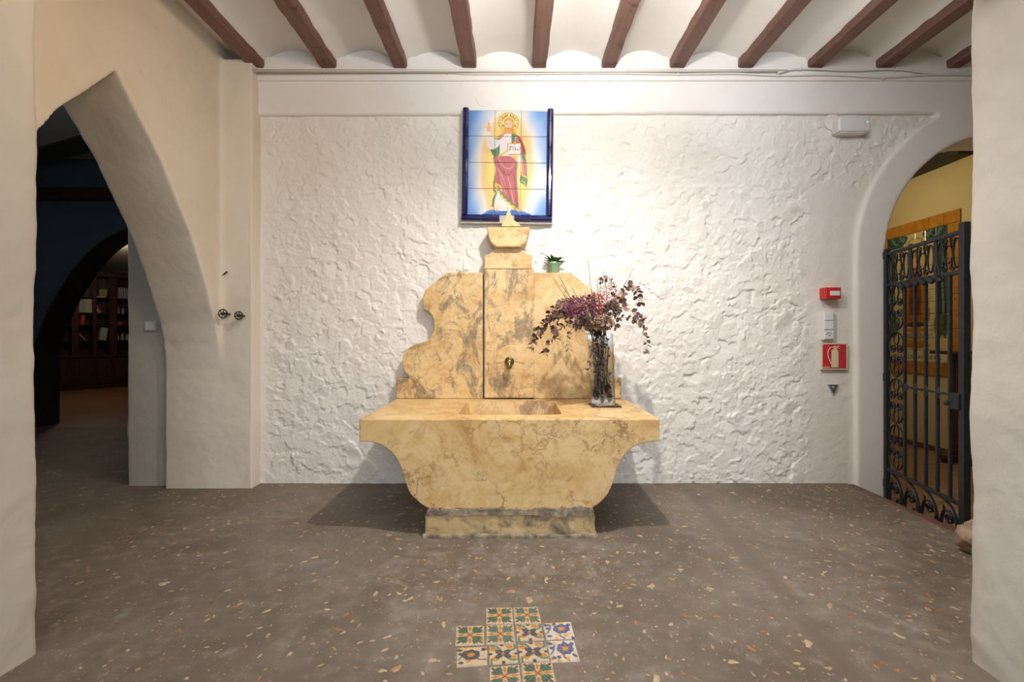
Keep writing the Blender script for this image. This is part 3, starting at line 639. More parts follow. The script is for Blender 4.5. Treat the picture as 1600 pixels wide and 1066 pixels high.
# ================================================================ TILE PICTURE
def picture():
    c = Canvas(468, 622, (120, 160, 216), 1); X, Y = c.x, c.y
    d = np.hypot((X-232)/150, (Y-345)/315); nz = .03*np.sin(X*.05+Y*.03)
    stops = [(0, (255, 244, 190)), (.50, (252, 232, 130)), (.72, (250, 226, 118)), (.86, (246, 208, 138)), (.98, (246, 212, 156)), (1.10, (244, 232, 216)), (1.28, (206, 216, 232)), (1.52, (140, 178, 226)), (1.75, (104, 148, 212)), (2.4, (84, 130, 204))]
    for k in range(3): c.a[..., k] = np.interp(d+nz, [s[0] for s in stops], [s[1][k] for s in stops])
    for k in range(110):
        t = 2*PI*k/110; r0, r1 = .60, .78+.05*(k % 2)
        c.line([(232+150*r0*math.cos(t), 345+315*r0*math.sin(t)), (232+150*r1*math.cos(t), 345+315*r1*math.sin(t))], 2.2, (234, 190, 60), .75)
    def T(p): return [(x-122, y-50) for x, y in p]
    # globe underfoot
    c.blob(T([(205, 672), (250, 645), (330, 634), (400, 637), (460, 650), (495, 674), (350, 690)]), (66, 116, 186)); c.line(T([(215, 665), (300, 642), (400, 640), (480, 662)]), 4, (120, 164, 214))
    # halo
    hx, hy = 360-122, 120-50
    c.ell(hx, hy, 61, 57, (84, 84, 70)); c.ell(hx, hy, 58.5, 54.5, (240, 214, 110)); c.ring(hx, hy, 39, 5, (136, 84, 60), 195, 345); c.ring(hx, hy, 39, 5, (136, 84, 60), 20, 50); c.ring(hx, hy, 39, 5, (136, 84, 60), 130, 160)
    for k in range(12):
        t = math.radians(-210+k*22); c.ell(hx+48*math.cos(t), hy+45*math.sin(t), 3.4, 3.4, (86, 92, 60) if k % 2 else (130, 66, 44))
    for x, y in ((0, -42), (-38, 0), (38, 0)): c.ell(hx+x, hy+y, 6, 6, (246, 236, 210))
    wt, sh, rd, dr, lr, gn, gd, sk = (240, 232, 232), (206, 194, 208), (190, 92, 98), (146, 58, 66), (218, 140, 142), (88, 134, 92), (230, 186, 70), (236, 190, 156)
    # white tunic and skirt
    c.blob(T([(320, 190), (345, 182), (385, 186), (400, 230), (380, 300), (350, 330), (300, 330), (290, 270), (300, 215)]), wt)
    c.poly(T([(290, 520), (282, 640), (300, 648), (330, 648), (380, 645), (385, 600), (330, 540)]), wt)
    for x in (300, 318, 336, 352): c.line(T([(x, 560), (x+4, 600), (x-2, 645)]), 3.5, sh)
    # mantle lower drapery
    c.blob(T([(275, 310), (340, 322), (420, 318), (418, 360), (414, 440), (422, 540), (428, 640), (412, 646), (370, 600), (330, 560), (290, 520), (272, 500), (285, 400), (272, 345)]), rd)
    for pts, w_, cl in (([(300, 330), (330, 380), (370, 395), (400, 360)], 6, lr), ([(292, 345), (320, 410), (360, 430), (405, 395)], 5, dr), ([(300, 400), (330, 450), (350, 500)], 6, lr), ([(330, 400), (352, 440), (400, 400)], 5, dr), ([(298, 420), (308, 480), (300, 515)], 5, dr), ([(360, 440), (380, 520), (400, 620)], 6, lr), ([(395, 420), (404, 500), (416, 620)], 6, dr), ([(340, 460), (366, 540), (384, 590)], 5, dr), ([(310, 430), (330, 500), (350, 545)], 4, lr)): c.line(T(pts), w_, cl)
    # patterned hem
    for pts, w_, cl in (([(280, 480), (300, 515), (330, 555), (372, 590), (425, 640)], 17, gn), ([(284, 494), (304, 530), (334, 570), (376, 606), (428, 644)], 13, gd), ([(276, 520), (290, 540), (276, 580), (272, 620)], 11, gn), ([(284, 486), (312, 500), (322, 525)], 10, gd)): c.line(T(pts), w_, cl)
    for x, y in ((300, 524), (318, 545), (338, 566), (360, 586), (384, 606), (406, 628)): c.ell(x-122, y-50, 5, 4.5, (70, 110, 70))
    # raised arm sleeve and hand
    c.blob(T([(232, 180), (252, 178), (268, 215), (300, 225), (325, 240), (300, 285), (270, 292), (245, 275), (232, 235)]), wt)
    for pts in ([(240, 200), (255, 240), (285, 255)], [(248, 190), (262, 225), (300, 240)], [(240, 230), (262, 268), (290, 275)]): c.line(T(pts), 3, sh)
    c.blob(T([(230, 178), (228, 155), (234, 146), (246, 148), (254, 158), (248, 178)]), sk)
    c.line(T([(238, 152), (239, 122)]), 6, sk); c.line(T([(245, 150), (247, 126)]), 5.5, sk); c.line(T([(232, 158), (222, 148)]), 5, sk); c.line(T([(250, 158), (256, 146)]), 5, sk); c.line(T([(238, 150), (238, 124)]), 1.2, (170, 110, 80)); c.line(T([(243, 170), (245, 130)]), 1.2, (170, 110, 80))
    c.ell(220-122, 152-50, 8, 8, (248, 222, 90), .9)
    # green lining and red shoulder
    c.blob(T([(252, 285), (290, 275), (308, 250), (304, 320), (275, 322), (262, 305)]), gn); c.line(T([(270, 290), (285, 315)]), 4, (60, 100, 66)); c.line(T([(290, 270), (296, 315)]), 4, (120, 160, 116))
    c.blob(T([(290, 214), (310, 194), (334, 184), (330, 205), (305, 218)]), lr); c.line(T([(336, 184), (322, 208), (300, 220)]), 7, gd); c.line(T([(280, 216), (300, 222), (315, 214)]), 6, gn)
    c.blob(T([(398, 196), (430, 205), (450, 250), (464, 290), (462, 320), (440, 310), (420, 290), (405, 250)]), rd); c.line(T([(420, 210), (445, 260), (456, 310)]), 7, dr); c.line(T([(410, 215), (425, 250)]), 6, lr)
    c.blob(T([(380, 182), (402, 188), (412, 205), (398, 240), (378, 250)]), gn); c.line(T([(404, 205), (396, 240), (372, 262)]), 6, gd)
    c.line(T([(372, 262), (340, 300), (305, 322)]), 10, gd)
    # hanging end of the mantle
    c.blob(T([(436, 300), (462, 320), (470, 380), (474, 450), (466, 500), (450, 480), (434, 470), (440, 400)]), lr); c.line(T([(450, 330), (456, 400), (456, 450)]), 6, rd); c.line(T([(464, 340), (466, 400), (468, 440)]), 5, dr)
    c.blob(T([(438, 300), (452, 310), (468, 350), (456, 352), (438, 325)]), gn)
    c.blob(T([(434, 430), (474, 445), (470, 500), (450, 488), (432, 470)]), gn); c.line(T([(434, 425), (455, 440), (474, 446)]), 8, gd); c.line(T([(438, 468), (452, 470), (462, 492)]), 6, gd)
    # hand, cuff, book
    c.blob(T([(410, 318), (432, 325), (436, 355), (420, 362), (412, 345)]), wt); c.blob(T([(372, 312), (400, 308), (420, 322), (408, 330), (380, 328)]), sk); c.line(T([(396, 330), (410, 345)]), 12, gd)
    c.poly(T([(356, 244), (436, 240), (437, 312), (357, 316)]), (214, 150, 60)); c.poly(T([(360, 246), (396, 250), (396, 308), (360, 310)]), (244, 240, 238)); c.poly(T([(398, 250), (432, 244), (433, 306), (398, 309)]), (244, 240, 238)); c.line(T([(397, 249), (397, 309)]), 2, (170, 150, 150))
    ink = (122, 66, 70)
    for pts in ([(366, 264), (390, 262)], [(369, 264), (370, 286)], [(387, 263), (386, 286)], [(364, 288), (375, 286)], [(381, 286), (392, 286)], [(370, 274), (386, 274)], [(378, 263), (370, 284)]): c.line(T(pts), 2.6, ink)
    for pts in ([(408, 264), (402, 272), (404, 284), (412, 286), (416, 274)], [(416, 274), (420, 286), (427, 283), (429, 272), (423, 263)]): c.line(T(pts), 3, ink)
    # head: hair, neck, face, beard
    c.blob(T([(360, 92), (384, 102), (390, 130), (396, 165), (402, 190), (380, 192), (345, 192), (326, 190), (332, 160), (332, 128), (340, 102)]), (216, 150, 62))
    for pts in ([(338, 120), (336, 150), (332, 184)], [(384, 120), (388, 150), (394, 184)], [(346, 104), (360, 98), (376, 106)]): c.line(T(pts), 4, (238, 184, 92))
    c.poly(T([(346, 160), (374, 160), (376, 192), (344, 192)]), (224, 176, 140)); c.blob(T([(360, 107), (378, 118), (379, 142), (370, 164), (360, 170), (350, 164), (341, 142), (342, 118)]), (244, 206, 176))
    c.blob(T([(345, 148), (352, 154), (368, 154), (375, 148), (372, 172), (360, 184), (348, 172)]), (226, 164, 78)); c.line(T([(352, 157), (360, 154), (368, 157)]), 2.6, (196, 130, 60)); c.line(T([(356, 161), (364, 161)]), 2.2, (190, 96, 84))
    for x in (351, 369): c.ell(x-122, 131-50, 4, 2.2, (96, 74, 66)); c.line(T([(x-6, 126), (x, 123), (x+6, 126)]), 1.8, (150, 96, 50))
    c.line(T([(360, 128), (358, 146), (362, 148)]), 1.8, (206, 150, 116))
    # feet
    for x in (298, 432): c.ell(x-122, 642-50, 13, 8, (226, 176, 146))
    for x, y in ((298, 622), (362, 628)): c.ell(x-122, y-50, 8, 10, (246, 214, 110))
    c.line(T([(130, 658), (145, 655), (160, 661), (175, 657)]), 1.6, (90, 110, 160))
    return c.out()
img = picture()
tp = thing('tile_picture', P(794, 260, 3.50), 'glazed tile picture of a haloed robed figure holding an open book, framed in cobalt blue', 'tile picture')
Dp = 3.492; TW = 41.0/F*Dp
rot = Matrix.Rotation(math.radians(.75), 4, 'Y'); pc = P(793, 254.5, Dp)
def pp(a, b, d=0): return pc+(rot @ Vector((a, 0, b)))+Vector((0, d, 0))       # a right, b up, metres on the panel
W3, H4 = 3*TW, 4*TW; gap = .0012
for r in range(4):
    for c_ in range(3):
        x0, x1 = -W3/2+c_*TW+gap, -W3/2+(c_+1)*TW-gap; z1, z0 = H4/2-r*TW-gap, H4/2-(r+1)*TW+gap
        sub = img[int(622*r/4):int(622*(r+1)/4), int(468*c_/3):int(468*(c_+1)/3)]
        painted('picture_tile', [pp(x0, z1), pp(x1, z1), pp(x1, z0), pp(x0, z0)], (0, -1, 0), .018, sub, M_paint, tp, 60)
BWd = .047
def edging(p0, p1, side):
    """half-round moulding tile from p0 to p1 (panel coordinates)"""
    bm = B(); a = Vector((p0[0], 0, p0[1])); b = Vector((p1[0], 0, p1[1])); t = (b-a).normalized(); sd = Vector((side[0], 0, side[1])); ring = []
    for e, q in ((.0015, a), (.0015, b)):
        q = q+t*(e if q is a else -e)
        prf = [(0, .02), (0, -.004), (.004, -.012), (.016, -.020), (.030, -.020), (.042, -.012), (BWd, -.002), (BWd, .02)]
        ring.append([bm.verts.new(pc+rot @ (q+sd*u)+Vector((0, v, 0))) for u, v in prf])
    n = len(ring[0])
    for k in range(n): bm.faces.new((ring[0][k], ring[0][(k+1) % n], ring[1][(k+1) % n], ring[1][k]))
    bm.faces.new(ring[0][::-1]); bm.faces.new(ring[1]); bmesh.ops.recalc_face_normals(bm, faces=bm.faces[:]); return fin('edging_tile', bm, M_cobalt, tp)
for sx in (-1, 1):
    zz = [H4/2+.012, H4/2-.085]+[H4/2-.085-TW*k for k in (1, 2, 3)]+[-H4/2-.002]
    for z1, z0 in zip(zz, zz[1:]): edging((sx*W3/2, z1), (sx*W3/2, z0), (sx, 0))
xs = [-W3/2-.045, -W3/2+.105, -.054, .058, W3/2-.12, W3/2+.045]
for i, (x0, x1) in enumerate(zip(xs, xs[1:])):
    if i != 2: edging((x0, -H4/2), (x1, -H4/2), (0, -1))
bm = B(); prism(bm, [tuple((rot @ Vector((a, 0, b)))+pc)[::2] for a, b in ((-W3/2-.058, H4/2+.004), (W3/2+.050, H4/2+.004), (W3/2+.050, -H4/2-.062), (-W3/2-.058, -H4/2-.062))], 3.499, 3.545, 'y', .003); fin('grout_bed', bm, M_grout, tp)

# ================================================================ POTTED PLANT on the ledge
pb = P(866, 424.5, 3.485); pb.z = w2((0, 426))[1]
pt = thing('potted_plant', pb, 'little green leafy plant in a mint green pot on the right shoulder of the fountain', 'plant')
bm = B(); lathe(bm, [(.034, 0), (.036, .002), (.045, .068), (.049, .070), (.049, .082), (.044, .082), (.042, .074), (.0, .073)], pb, 28); fin('pot', bm, M_pot, pt, True)
bm = B(); lathe(bm, [(.043, .066), (.043, .0745), (.02, .078), (.0, .079)], pb, 18); fin('soil', bm, M_soil, pt)
def leaf_mesh(bm, base, d, up, L, wd, bend=.3, n=5):
    d = d.normalized(); s = d.cross(up).normalized(); u = s.cross(d).normalized(); prev = None
    for i in range(n+1):
        t = i/n; ww = wd*math.sin(PI*min(1, .12+t*.88))*.5*(1 if t < 1 else 0); c = base+d*(L*t)-u*(bend*L*t*t)
        row = [bm.verts.new(c-s*ww+u*ww*.35), bm.verts.new(c), bm.verts.new(c+s*ww+u*ww*.35)]
        if prev:
            for k in (0, 1): bm.faces.new((prev[k], prev[k+1], row[k+1], row[k]))
        prev = row
for i in range(26):
    t = i*2.4; el = .25+.9*((i*7) % 10)/10; d = Vector((math.cos(t)*math.cos(el), math.sin(t)*math.cos(el)*.75, math.sin(el))); bm = B()
    leaf_mesh(bm, pb+Vector((math.cos(t)*.012, math.sin(t)*.012, .078)), d, Vector((0, 0, 1)), .055+.040*R.random(), .034, .25); fin('leaf', bm, M_leafg, pt, True)

# ================================================================ VASE with dried arrangement
vb = Vector((.595, 3.09, bx((0, 655))[1]+.001))
lean = Matrix.Translation(vb) @ Matrix.Rotation(math.radians(-2.6), 4, 'Y') @ Matrix.Rotation(math.radians(-7), 4, 'Z')
va = thing('glass_vase', vb, 'tall square clear glass vase of dried branches on a brown slab at the basin rim', 'vase')
bm = B(); box(bm, -.098, .098, -.075, .075, .012, .020); fin('tray', bm, M_dkwood, va)
va_t = va.children[0]; va_t.data.transform(Matrix.Translation(vb)); va_t.data.transform(Matrix.Translation(Vector((.012, 0, -.012))))
bm = B(); w_, d_, h_, th = .085, .062, .485, .005
def rect(x, y, z): return [bm.verts.new(lean @ Vector(p)) for p in ((-x, -y, z), (x, -y, z), (x, y, z), (-x, y, z))]
r0 = rect(w_*.93, d_*.93, .010); r1 = rect(w_, d_, h_); r2 = rect(w_-th, d_-th, h_); r3 = rect(w_*.93-th, d_*.93-th, .022)
for a, b in ((r0, r1), (r1, r2), (r2, r3)):
    for k in range(4): bm.faces.new((a[k], a[(k+1) % 4], b[(k+1) % 4], b[k]))
bm.faces.new(r0[::-1]); bm.faces.new(r3); bmesh.ops.recalc_face_normals(bm, faces=bm.faces[:]); fin('vase_body', bm, M_glass, va)
# round dried leaves shared between branches
leafs = []
for m in M_euc:
    for q in range(2):
        bm = B(); c0 = bm.verts.new((0, .5, .10)); ring = []
        for k in range(10):
            t = 2*PI*k/10; rx = .46*(1+.08*math.sin(3*t+q)); ring.append(bm.verts.new((rx*math.sin(t), .5-.5*math.cos(t), .16*math.sin(t)**2+.05*math.cos(2*t+q))))
        for k in range(10): bm.faces.new((c0, ring[k], ring[(k+1) % 10]))
        me = bpy.data.meshes.new('leaf'); bm.to_mesh(me); bm.free(); me.materials.append(m); me.polygons.foreach_set('use_smooth', [True]*len(me.polygons)); leafs.append(me)
def put_leaf(parent, base, d, size, pal):
    d = d.normalized(); o = bpy.data.objects.new('leaf', leafs[R.choice(pal)]); COL.objects.link(o); o.parent = parent
    q = d.to_track_quat('Y', 'Z') @ Quaternion((0, 1, 0), R.uniform(-1.6, 1.6)); o.rotation_mode = 'QUATERNION'; o.rotation_quaternion = q
    o.location = base-org(parent); o.scale = (size*R.uniform(.65, 1.05), size, size*R.uniform(.6, 2.2))
mouth = lean @ Vector((0, 0, .47))
def branch(pix, label, n, size=.028, pal=(0, 1, 2, 3, 4, 5, 6, 7), bare=.25, r=.0026, group=None, cat='branch', name='dried_eucalyptus_branch'):
    """pix: (px, py, D) points from the vase mouth outward; the stem starts low in the vase"""
    foot = lean @ Vector((R.uniform(-.05, .05), R.uniform(-.035, .035), R.uniform(.06, .2)))
    mo_ = lean @ Vector((R.uniform(-.05, .05), R.uniform(-.03, .03), .47)); ps = [foot, mo_]+[P(*p) for p in pix]; path = spline(ps, 7)
    t = thing(name, ps[1], label, cat, group); bm = B(); m = len(path); tube(bm, path, [r*(1-.75*i/m) for i in range(m)], 6); fin('stem', bm, M_twig, t, True)
    s0 = int(m*bare)
    for k in range(n):
        i = s0+int((m-1-s0)*k/max(1, n-1)); i = min(i, m-2); ax = (path[i+1]-path[i]).normalized()
        a = R.uniform(0, 6.28)
        for q in range(2):
            a += PI*R.uniform(.8, 1.2); sd = ax.cross(Vector((math.cos(a), math.sin(a), .35))).normalized(); put_leaf(t, path[i].lerp(path[i+1], R.random()), sd+ax*.5+Vector((0, -.15, -.1)), size*1.12*R.uniform(.7, 1.25), pal)
    return t
DK = (2, 3, 6, 7, 0, 1, 2, 3); MV = (0, 1, 4, 5, 2, 0, 1)
branch([(905, 498, 3.02), (868, 492, 2.98), (842, 515, 2.96), (829, 548, 2.96)], 'dark dried eucalyptus branch drooping furthest left of the vase', 24, pal=DK)
branch([(900, 480, 3.06), (875, 474, 3.04), (852, 500, 3.02), (838, 535, 3.0)], 'dried eucalyptus branch arching left above the lowest left branch', 22, pal=DK)
branch([(908, 505, 2.98), (884, 508, 2.94), (862, 530, 2.92), (851, 552, 2.92)], 'dried eucalyptus branch drooping left near the rosette of the spout', 20, pal=DK)
branch([(915, 510, 2.96), (893, 515, 2.92), (886, 532, 2.92), (888, 546, 2.92)], 'short tan-leaved dried eucalyptus branch hanging left of the vase mouth', 9, .030, pal=(4, 5, 0, 1))
branch([(915, 480, 3.10), (890, 466, 3.12), (874, 474, 3.12), (862, 500, 3.1)], 'dried eucalyptus branch rising behind the purple blooms', 18, pal=MV)
branch([(950, 500, 3.05), (968, 470, 3.03), (982, 448, 3.0), (995, 456, 2.99), (998, 476, 2.98)], 'mauve-leaved dried eucalyptus branch rising right of the vase and curling over', 16, .036, pal=MV, bare=.45)
branch([(950, 505, 3.04), (975, 496, 3.0), (1000, 505, 2.97), (1010, 526, 2.96), (1010, 552, 2.95)], 'dried eucalyptus branch drooping furthest right of the vase', 15, .030, pal=MV, bare=.4)
branch([(950, 490, 3.08), (962, 455, 3.1), (952, 436, 3.1), (938, 440, 3.1)], 'dried eucalyptus branch curling back to the left at the very top', 13, .026, pal=DK, bare=.5)
branch([(950, 498, 3.0), (972, 480, 2.97), (992, 490, 2.95), (1004, 500, 2.95)], 'dried eucalyptus branch with pale cupped leaves reaching right at mid height', 13, .030, pal=(4, 0, 1, 5), bare=.4)
branch([(948, 490, 3.06), (962, 470, 3.08), (974, 466, 3.1)], 'short dark dried eucalyptus branch right of the red blooms', 14, .028, pal=DK, bare=.4)
branch([(925, 505, 2.94), (905, 500, 2.90), (896, 512, 2.90)], 'short dried eucalyptus branch in front of the purple blooms', 14, .030, pal=MV, bare=.4)
branch([(940, 508, 2.94), (952, 505, 2.9), (962, 512, 2.9)], 'short dried eucalyptus branch spilling over the front right of the vase mouth', 12, .030, pal=(0, 4, 5, 1), bare=.4)
branch([(908, 500, 3.0), (880, 488, 2.98), (858, 498, 2.95), (846, 522, 2.94)], 'full dark dried eucalyptus branch in the middle of the left spray', 24, .030, pal=DK)
branch([(910, 490, 3.04), (886, 486, 3.0), (868, 508, 2.98), (868, 532, 2.97)], 'dark dried eucalyptus branch hanging straight down left of the vase', 20, .028, pal=DK)
branch([(940, 490, 3.02), (955, 480, 3.0), (968, 488, 2.98)], 'short mauve dried eucalyptus branch low on the right of the mouth', 14, .032, pal=MV, bare=.45)
branch([(925, 500, 2.92), (915, 492, 2.88), (903, 498, 2.86)], 'short tan dried eucalyptus branch bending over the front of the purple blooms', 12, .030, pal=(4, 0, 1, 5, 0), bare=.5)
branch([(930, 490, 2.96), (925, 470, 2.95), (915, 462, 2.95)], 'short brown dried eucalyptus branch standing between the purple and red blooms', 9, .026, pal=(0, 1, 2, 3), bare=.55)
tg = 'bare twigs standing in the vase'
for pts, lb in (([(900, 490, 3.12), (864, 434, 3.2)], 'bare twig leaning furthest left out of the vase'), ([(905, 490, 3.12), (873, 430, 3.2)], 'bare twig second from the left, the longest of the left-leaning ones'), ([(908, 490, 3.12), (877, 445, 3.18)], 'short bare twig third from the left out of the vase'), ([(915, 490, 3.12), (893, 449, 3.18)], 'short bare twig just left of the purple blooms'),
               ([(927, 470, 3.1), (918.5, 408, 3.16)], 'tallest upright bare twig above the red blooms'), ([(936, 480, 3.1), (933, 436, 3.14)], 'short upright bare twig over the red blooms'), ([(946, 480, 3.1), (949, 470, 3.1), (943, 422, 3.14)], 'upright bare twig right of the red blooms'), ([(956, 496, 3.1), (968, 462, 3.14), (990, 419, 3.2)], 'long bare twig leaning right out of the vase')):
    foot = lean @ Vector((R.uniform(-.05, .05), R.uniform(-.035, .035), .08)); mo_ = lean @ Vector((R.uniform(-.04, .04), R.uniform(-.03, .03), .47)); path = spline([foot, mo_]+[P(*p) for p in pts], 8)
    bm = B(); m = len(path); tube(bm, [p+Vector((R.gauss(0, .0012), 0, 0)) for p in path], [.0036*(1-.6*i/m) for i in range(m)], 6)
    o = fin('bare_twig', bm, M_twig, None, True); top(o, mo_); meta(o, lb, 'twig', tg)
def bloom(cx, cy, D, rx, ry, n, mat, name, label, sz=.0045, stems=True):
    c = P(cx, cy, D); k = D/F; t = thing(name, c, label, 'dried flowers'); bm = B(); bs = B(); mo_ = lean @ Vector((R.uniform(-.03, .03), R.uniform(-.02, .02), .46))
    for i in range(n):
        while 1:
            v = Vector((R.uniform(-1, 1), R.uniform(-1, 1), R.uniform(-1, 1)))
            if v.length < 1: break
        p = c+Vector((v.x*rx*k, v.y*rx*k*.7, v.z*ry*k)); s = sz*R.uniform(.6, 1.4)
        vs_ = [bm.verts.new(p+Vector(q)*s) for q in ((1, 0, 0), (-1, 0, 0), (0, 1, 0), (0, -1, 0), (0, 0, 1), (0, 0, -1))]
        for a, b, c2 in ((0, 2, 4), (2, 1, 4), (1, 3, 4), (3, 0, 4), (2, 0, 5), (1, 2, 5), (3, 1, 5), (0, 3, 5)): bm.faces.new((vs_[a], vs_[b], vs_[c2]))
        if stems and i % 9 == 0: tube(bs, [mo_, (mo_+p)/2+Vector((0, 0, .01)), p], .0007, 3)
    fin('florets', bm, mat, t, kind='stuff')
    if stems: fin('stems', bs, M_twig, t, kind='stuff')
    else: bs.free()
bloom(906, 482, 2.95, 27, 21, 760, M_purple, 'purple_flower_spray', 'cloud of tiny dark purple dried flowers left over the vase mouth')
bloom(931, 476, 3.0, 15, 20, 380, M_redbl, 'red_flower_spray', 'small cloud of red dried flowers above the middle of the vase')
bloom(951, 462, 3.06, 19, 22, 190, M_pink, 'pink_flower_spray', 'sparse spray of tiny pink dried flowers right of the red ones')
bloom(884, 484, 3.03, 15, 16, 200, M_hyd, 'tan_flower_head', 'smaller tan dried flower head behind the purple blooms on the left', .0065)
bloom(936, 504, 2.97, 24, 14, 420, M_hyd, 'tan_flower_head', 'tan dried flower head resting on the vase mouth', .0075)
# leaves trailing over the vase front and filling it
t = thing('dried_leaf_sprig', lean @ Vector((-.03, -.07, .40)), 'sprig of dried round leaves trailing down the front left of the glass vase', 'branch')
path = spline([lean @ Vector((-.02, -.05, .48)), lean @ Vector((-.055, -.085, .42)), lean @ Vector((-.07, -.088, .33)), lean @ Vector((-.09, -.09, .25))], 8); bm = B(); tube(bm, path, .002, 6); fin('stem', bm, M_twig, t)
for i in range(18): put_leaf(t, path[min(i+6, len(path)-1)], Vector((R.uniform(-1, 1), -.2, R.uniform(-1, .2))), .030*R.uniform(.8, 1.2), (4, 5, 0, 1))
t = thing('leaf_filling', lean @ Vector((0, 0, .2)), 'loose dried leaves and stalks packed inside the glass vase', 'dried leaves')
bm = B()
for i in range(22): a = lean @ Vector((R.uniform(-.068, .068), R.uniform(-.045, .045), R.uniform(.03, .12))); b = lean @ Vector((R.uniform(-.06, .06), R.uniform(-.04, .04), R.uniform(.3, .47))); tube(bm, [a, (a+b)/2+Vector((R.uniform(-.01, .01), 0, 0)), b], R.uniform(.001, .0024), 5)
fin('stalks', bm, M_euc[2], t, kind='stuff')
for i in range(130): put_leaf(t, lean @ Vector((R.uniform(-.05, .05), R.uniform(-.052, .0), R.uniform(.09, .47))), Vector((R.uniform(-1, 1), R.uniform(-.5, .5), R.uniform(-1, 1))), .024*R.uniform(.7, 1.2), (4, 5, 4, 5, 0, 1, 2))
for (x, y, z, s, lb) in ((-.042, -.03, .075, .034, 'pine cone at the bottom left inside the vase'), (.036, -.03, .115, .032, 'upper pine cone at the right inside the vase'), (.046, -.02, .055, .031, 'lower pine cone at the bottom right inside the vase'), (-.002, -.02, .045, .024, 'small pine cone at the bottom middle inside the vase')):
    c = lean @ Vector((x, y, z)); bm = B(); ax = Quaternion((R.uniform(-1, 1), R.uniform(-1, 1), 0), .7)
    lathe(bm, [(s*.15, -s*.9), (s*.5, -s*.5), (s*.52, 0), (s*.35, s*.5), (s*.1, s*.9)], c, 8)
    for k in range(44):
        f = k/44; a = k*2.4; zz = -s*.85+f*s*1.8; rr = s*math.sin(PI*(.15+.8*f))*.95; d = Vector((math.cos(a), math.sin(a), .5))
        leaf_mesh(bm, c+Vector((math.cos(a)*rr*.35, math.sin(a)*rr*.35, zz)), d, Vector((0, 0, 1)), rr*.75, s*.55, -.25, 3)
    o = fin('pine_cone', bm, M_cone); top(o, c); meta(o, lb, 'pine cone', 'pine cones in the vase')

# ================================================================ WALL FITTINGS
def quadbox(bm, x0, y0, x1, y1, Df, depth, bev=.004, seg=2):
    a, b = P(x0, y1, Df), P(x1, y0, Df); box(bm, a.x, b.x, Df, Df+depth, a.z, b.z, bev, seg=seg)
t = thing('emergency_light', P(1338, 193, 3.53), 'white oblong emergency light under the lintel beside the arch', 'light')
bm = B(); quadbox(bm, 1311, 182, 1361, 205, 3.46, .09, .014, 4); fin('housing', bm, M_plastic, t, True)
bm = B(); quadbox(bm, 1313, 203, 1352, 207.5, 3.475, .07, .003); fin('base_strip', bm, M_plastic2, t)
bm = B(); quadbox(bm, 1355.2, 189.2, 1356.8, 190.8, 3.457, .01, .001); fin('indicator', bm, M_green_led, t)
bm = B(); lathe(bm, [(.064, 0), (.064, .006), (.060, .008), (.0, .008)], P(1300, 191, 3.543), 28, Matrix.Rotation(PI/2, 3, 'X').to_4x4()); o = fin('junction_cover', bm, M_smooth, None); top(o, P(1300, 191, 3.54)); meta(o, 'round painted-over junction cover left of the emergency light', 'cover')
bm = B(); lathe(bm, [(.056, 0), (.056, .004), (.053, .006), (.0, .005)], P(756, 156, 3.516), 28, Matrix.Rotation(PI/2, 3, 'X').to_4x4()); o = fin('junction_cover', bm, M_smooth, None); top(o, P(756, 156, 3.516)); meta(o, 'round painted-over junction cover on the lintel above the tile picture', 'cover')
t = thing('fire_alarm', P(1302, 457, 3.54), 'small red fire alarm sounder with a clear white window on the wall', 'alarm')
bm = B(); quadbox(bm, 1290.5, 449, 1314.5, 467, 3.475, .075, .004); fin('case', bm, M_red, t)
bm = B(); quadbox(bm, 1298, 454.5, 1313, 462, 3.468, .012, .002); fin('lens', bm, M_lens, t)
bm = B(); quadbox(bm, 1298, 450.2, 1313.5, 453.5, 3.472, .006, .001); fin('label_strip', bm, M_signred, t)
t = thing('switch_panel', P(1295.5, 509, 3.54), 'white three-gang vertical switch and socket plate above the fire extinguisher sign', 'switch')
bm = B(); quadbox(bm, 1287, 486, 1304, 531.5, 3.513, .035, .004); fin('frame', bm, M_plastic, t)
for i in range(2): bm = B(); quadbox(bm, 1288.8, 488.2+i*14.4, 1302.2, 500.6+i*14.4, 3.506, .012, .002); fin('rocker', bm, M_plastic2, t)
bm = B(); quadbox(bm, 1288.8, 517, 1302.2, 529.6, 3.507, .012, .002); fin('control_plate', bm, M_plastic2, t)
c = P(1295.5, 523.3, 3.505); bm = B(); tube(bm, [c+Vector((.018*math.cos(math.radians(a)), 0, .018*math.sin(math.radians(a)))) for a in range(20, 200, 12)], .0016, 5); tube(bm, [c+Vector((-.004, 0, -.006)), c+Vector((.012, 0, -.006))], .002, 5); fin('dial_mark', bm, M_greyline, t)
# sign
t = thing('fire_extinguisher_sign', P(1304, 556.5, 3.54), 'square red sign with a cream fire extinguisher pictogram', 'sign')
bm = B(); quadbox(bm, 1283.6, 536, 1324.4, 577.8, 3.524, .018, .001, 1); fin('plate', bm, M_signcream, t)
bm = B(); quadbox(bm, 1285.6, 538, 1322.4, 575.8, 3.5225, .004, .0005, 1); fin('red_field', bm, M_signred, t)
SG = lambda x, y: P(1270+x/5.325, 430+y/5.325, 3.5215)
bm = B()
def flatpoly(pts):
    f = bm.faces.new([bm.verts.new(SG(*p)) for p in pts]); 
flatpoly([(154, 768), (154, 640), (158, 624), (168, 614), (198, 614), (208, 622), (213, 640), (213, 768)])
flatpoly([(174, 616), (174, 602), (170, 598), (174, 590), (194, 590), (196, 602), (194, 616)])
flatpoly([(190, 596), (206, 588), (226, 590), (226, 595), (206, 596), (194, 602)]); flatpoly([(194, 602), (208, 602), (224, 608), (222, 612), (206, 608), (194, 607)])
bmesh.ops.recalc_face_normals(bm, faces=bm.faces[:])
